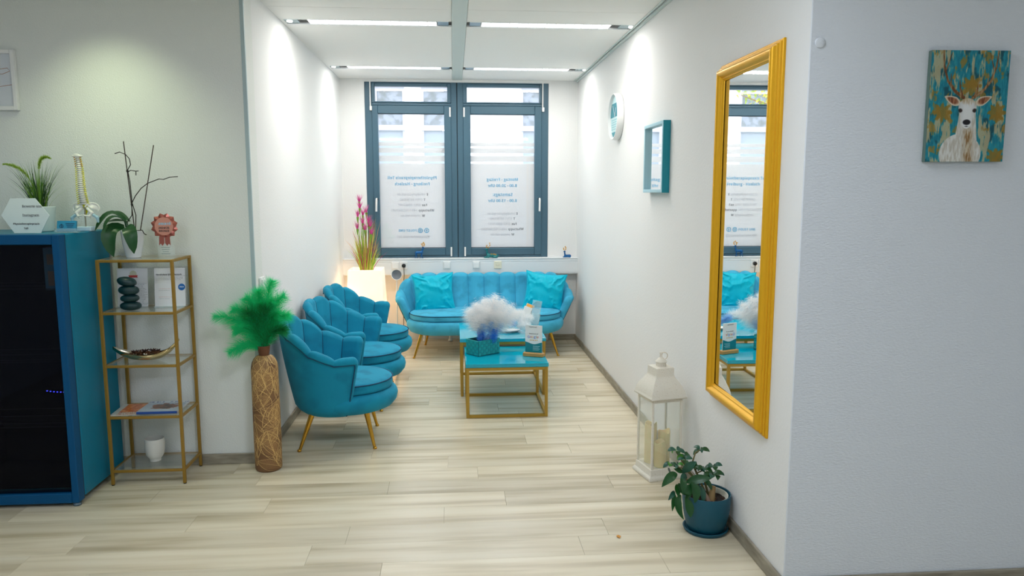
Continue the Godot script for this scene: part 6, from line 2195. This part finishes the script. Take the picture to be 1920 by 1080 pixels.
		if k == 0:
			var d := PackedVector2Array()
			for q in 20:
				d.append(Vector2(0.018 * cos(TAU * q / 20), 0.018 * sin(TAU * q / 20)))
			g.prism(d, 0.0008, Transform3D(tb, tb * Vector3(0.004, 0.172, -0.0006)))
			put("seal", g, mat(rgb(204, 204, 180), 0.5), t)
			g = Geo.new()
			g.prism(PackedVector2Array([Vector2(-0.024, -0.018), Vector2(0.024, -0.018), Vector2(0.02, -0.012), Vector2(0.024, -0.006), Vector2(-0.024, -0.006), Vector2(-0.02, -0.012)]), 0.0014, Transform3D(tb, tb * Vector3(0.004, 0.172, -0.0002)))
			put("red_ribbon", g, mat(rgb(190, 60, 58), 0.5), t)
		else:
			var d := PackedVector2Array()
			for q in 24:
				d.append(Vector2(0.0175 * cos(TAU * q / 24), 0.0175 * sin(TAU * q / 24)))
			g.prism(d, 0.0012, Transform3D(tb, tb * Vector3(0.058, 0.102, -0.0004)))
			put("blue_sticker", g, mat(rgb(10, 100, 176), 0.4), t)
			text("Herzlichen Glückwunsch", 0.0088, tb * Vector3(-0.004, 0.168, -0.0006), M.ink, t, tb, true)
			text("2024", 0.008, tb * Vector3(0.058, 0.103, 0.0004), mat(rgb(220, 234, 244), 0.5), t, tb, true)
	# stacked stones
	t = thing("stone_stack", "stack of four smooth dark green stones on the gold rack", "sculpture", Vector3(-1.64, s2, -3.855))
	var sm := mat(rgb(8, 50, 54), 0.4)
	var hh := 0.0
	for q in [[0.052, 0.0235, 0.004, 0.0], [0.046, 0.021, 0.002, 0.03], [0.05, 0.025, -0.001, -0.04], [0.047, 0.0245, -0.008, -0.2]]:
		g = Geo.new()
		g.sphere(Vector3(q[2], hh + q[1], 0), Vector3(q[0], q[1], q[0] * 0.75), 26, Basis(Vector3.BACK, q[3]))
		for v in g.V.size():                                   # flatten into a pebble
			var dy: float = g.V[v].y - hh - q[1]
			g.V[v].y = maxf(hh + q[1] + signf(dy) * pow(absf(dy) / q[1], 0.85) * q[1], 0.0)
		put("stone", g, sm, t)
		hh += q[1] * 1.76
	# boat-shaped bowl with potpourri
	var s3: float = RACK[2] + 0.0042
	t = thing("boat_bowl", "polished metal boat-shaped bowl with pointed ends on the gold rack", "bowl", Vector3(-1.594, s3, -3.905), 2)
	for side in 2:
		g = Geo.new()
		var rows := []
		for i in 31:
			var u := -1.0 + 2.0 * i / 30.0
			var row := PackedVector3Array()
			var rim_y := 0.034 + 0.03 * u * u + (0.046 * u * u * u if u > 0 else 0.012 * absf(u * u * u))
			var keel := 0.0 + 0.052 * pow(absf(u), 2.4) + (0.05 * pow(absf(u), 3.4) if u > 0 else 0.008 * pow(absf(u), 3.0))
			var hw := 0.046 * pow(maxf(0.0, 1.0 - u * u), 0.75)
			for j in 13:
				var a := PI * j / 12.0
				var ins := 0.0 if side == 0 else 0.003
				row.append(Vector3(u * (0.166 - ins), lerpf(rim_y, minf(keel + ins, rim_y), sin(a)), (hw - ins * 0.6 if hw > ins else 0.0) * cos(a)))
			rows.append(row)
		g.grid(rows)
		put(["outside", "inside"][side], g, mat(rgb(206, 190, 150) if side == 0 else rgb(176, 170, 150), 0.16, 1.0), t)
	var po := thing("potpourri", "dried brown star-shaped flowers and petals lying in the metal bowl", "potpourri", Vector3(-1.594, s3 + 0.03, -3.905))
	var r := RandomNumberGenerator.new()
	r.seed = 31
	g = Geo.new()
	for k in 70:
		var u := r.randf_range(-0.62, 0.6)
		var p := Vector3(u * 0.13, 0.004 + r.randf() * 0.012, r.randf_range(-0.026, 0.026) * (1.0 - u * u))
		g.sphere(p, Vector3(0.009, 0.004, 0.006) * r.randf_range(0.6, 1.2), 7, Basis(Vector3(r.randf(), r.randf(), r.randf()).normalized(), r.randf() * 3))
	tag(put("petals", g, mat(rgb(96, 60, 30), 0.8), po), "", "", "", "stuff")
	for k in 4:
		g = Geo.new()
		var c: Vector3 = [Vector3(-0.005, 0.018, 0.006), Vector3(0.05, 0.016, 0.0), Vector3(-0.055, 0.013, 0.004), Vector3(0.025, 0.017, -0.01)][k]
		for q in 7:
			var d := Vector3(cos(TAU * q / 7 + k), 0.5, sin(TAU * q / 7 + k)).normalized()
			g.tube([c, c + d * 0.012, c + d * 0.023], [0.003, 0.0035, 0.0008], 6)
		put("star_flower", g, mat(rgb(58, 30, 22), 0.7), po)
	# magazines
	var s4: float = RACK[3] + 0.0042
	for k in 2:
		var w := 64
		var h := 96
		var im := Image.create(w, h, false, Image.FORMAT_RGB8)
		var nn := FastNoiseLite.new()
		nn.seed = 60 + k; nn.frequency = 0.06
		for y in h:
			for x in w:
				var q := nn.get_noise_2d(x, y)
				var c := rgb(200, 206, 212)
				if k == 0:
					c = rgb(196, 92, 40).lerp(rgb(226, 150, 90), clampf(0.5 + q * 1.6, 0, 1))
					if y > 72: c = rgb(214, 206, 190).lerp(rgb(170, 60, 40), 1.0 if nn.get_noise_2d(x * 4, y * 4) > 0.15 else 0.0)
					if x < 12: c = rgb(206, 206, 200)
				else:
					c = rgb(176, 190, 202)
					if Vector2(x - 34, (y - 50) * 0.8).length() < 20 + q * 14: c = rgb(60, 46, 46).lerp(rgb(150, 90, 60), clampf(0.5 + q * 2.5, 0, 1))
					if y < 18: c = rgb(214, 220, 224).lerp(rgb(50, 80, 140), 1.0 if nn.get_noise_2d(x * 3, 5) > 0.1 and y > 5 and y < 14 else 0.0)
				im.set_pixel(x, y, c)
		t = thing("magazine", ["thin magazine with an orange cover lying on the gold rack", "thick blue-spined magazine lying on the gold rack, right of the orange one"][k], "magazine", Vector3([-1.69, -1.525][k], s4 + [0.0, 0.0065][k], [-3.905, -3.905][k]), [4, 1][k], "magazines on the gold rack")
		var hw: float = [0.07, 0.1][k]
		g = Geo.new()
		g.span(Vector3(-hw, 0.0, -0.1), Vector3(hw, [0.005, 0.012][k], 0.1), 0.0008)
		put("pages", g, mat([rgb(214, 210, 200), rgb(216, 220, 226)][k], 0.7), t)
		g = Geo.new()
		var ty: float = [0.0054, 0.0124][k]
		g.sheet(Vector3(0, ty, 0), Vector3(hw, 0, 0), Vector3(0, 0, -0.1))
		put("cover", g, img_mat(im, 0.3), t)
		if k == 1:
			g = Geo.new()
			g.span(Vector3(-hw, -0.0002, 0.0985), Vector3(hw, 0.0126, 0.1008), 0.0005)
			put("spine", g, mat(rgb(20, 74, 160), 0.4), t)
	# cup
	var s5: float = RACK[4] + 0.0042
	t = thing("cup", "white stoneware cup on the lowest glass shelf of the rack", "cup", Vector3(-1.592, s5, -3.925))
	g = Geo.new()
	g.lathe([[0.0, 0.002], [0.026, 0.0], [0.028, 0.002], [0.027, 0.012], [0.033, 0.018], [0.043, 0.034], [0.0485, 0.06], [0.0495, 0.09], [0.0485, 0.122], [0.0475, 0.1235], [0.046, 0.122], [0.046, 0.09], [0.044, 0.05], [0.03, 0.026], [0.0, 0.022]], 40)
	put("cup_body", g, mat(rgb(222, 222, 216), 0.4), t)
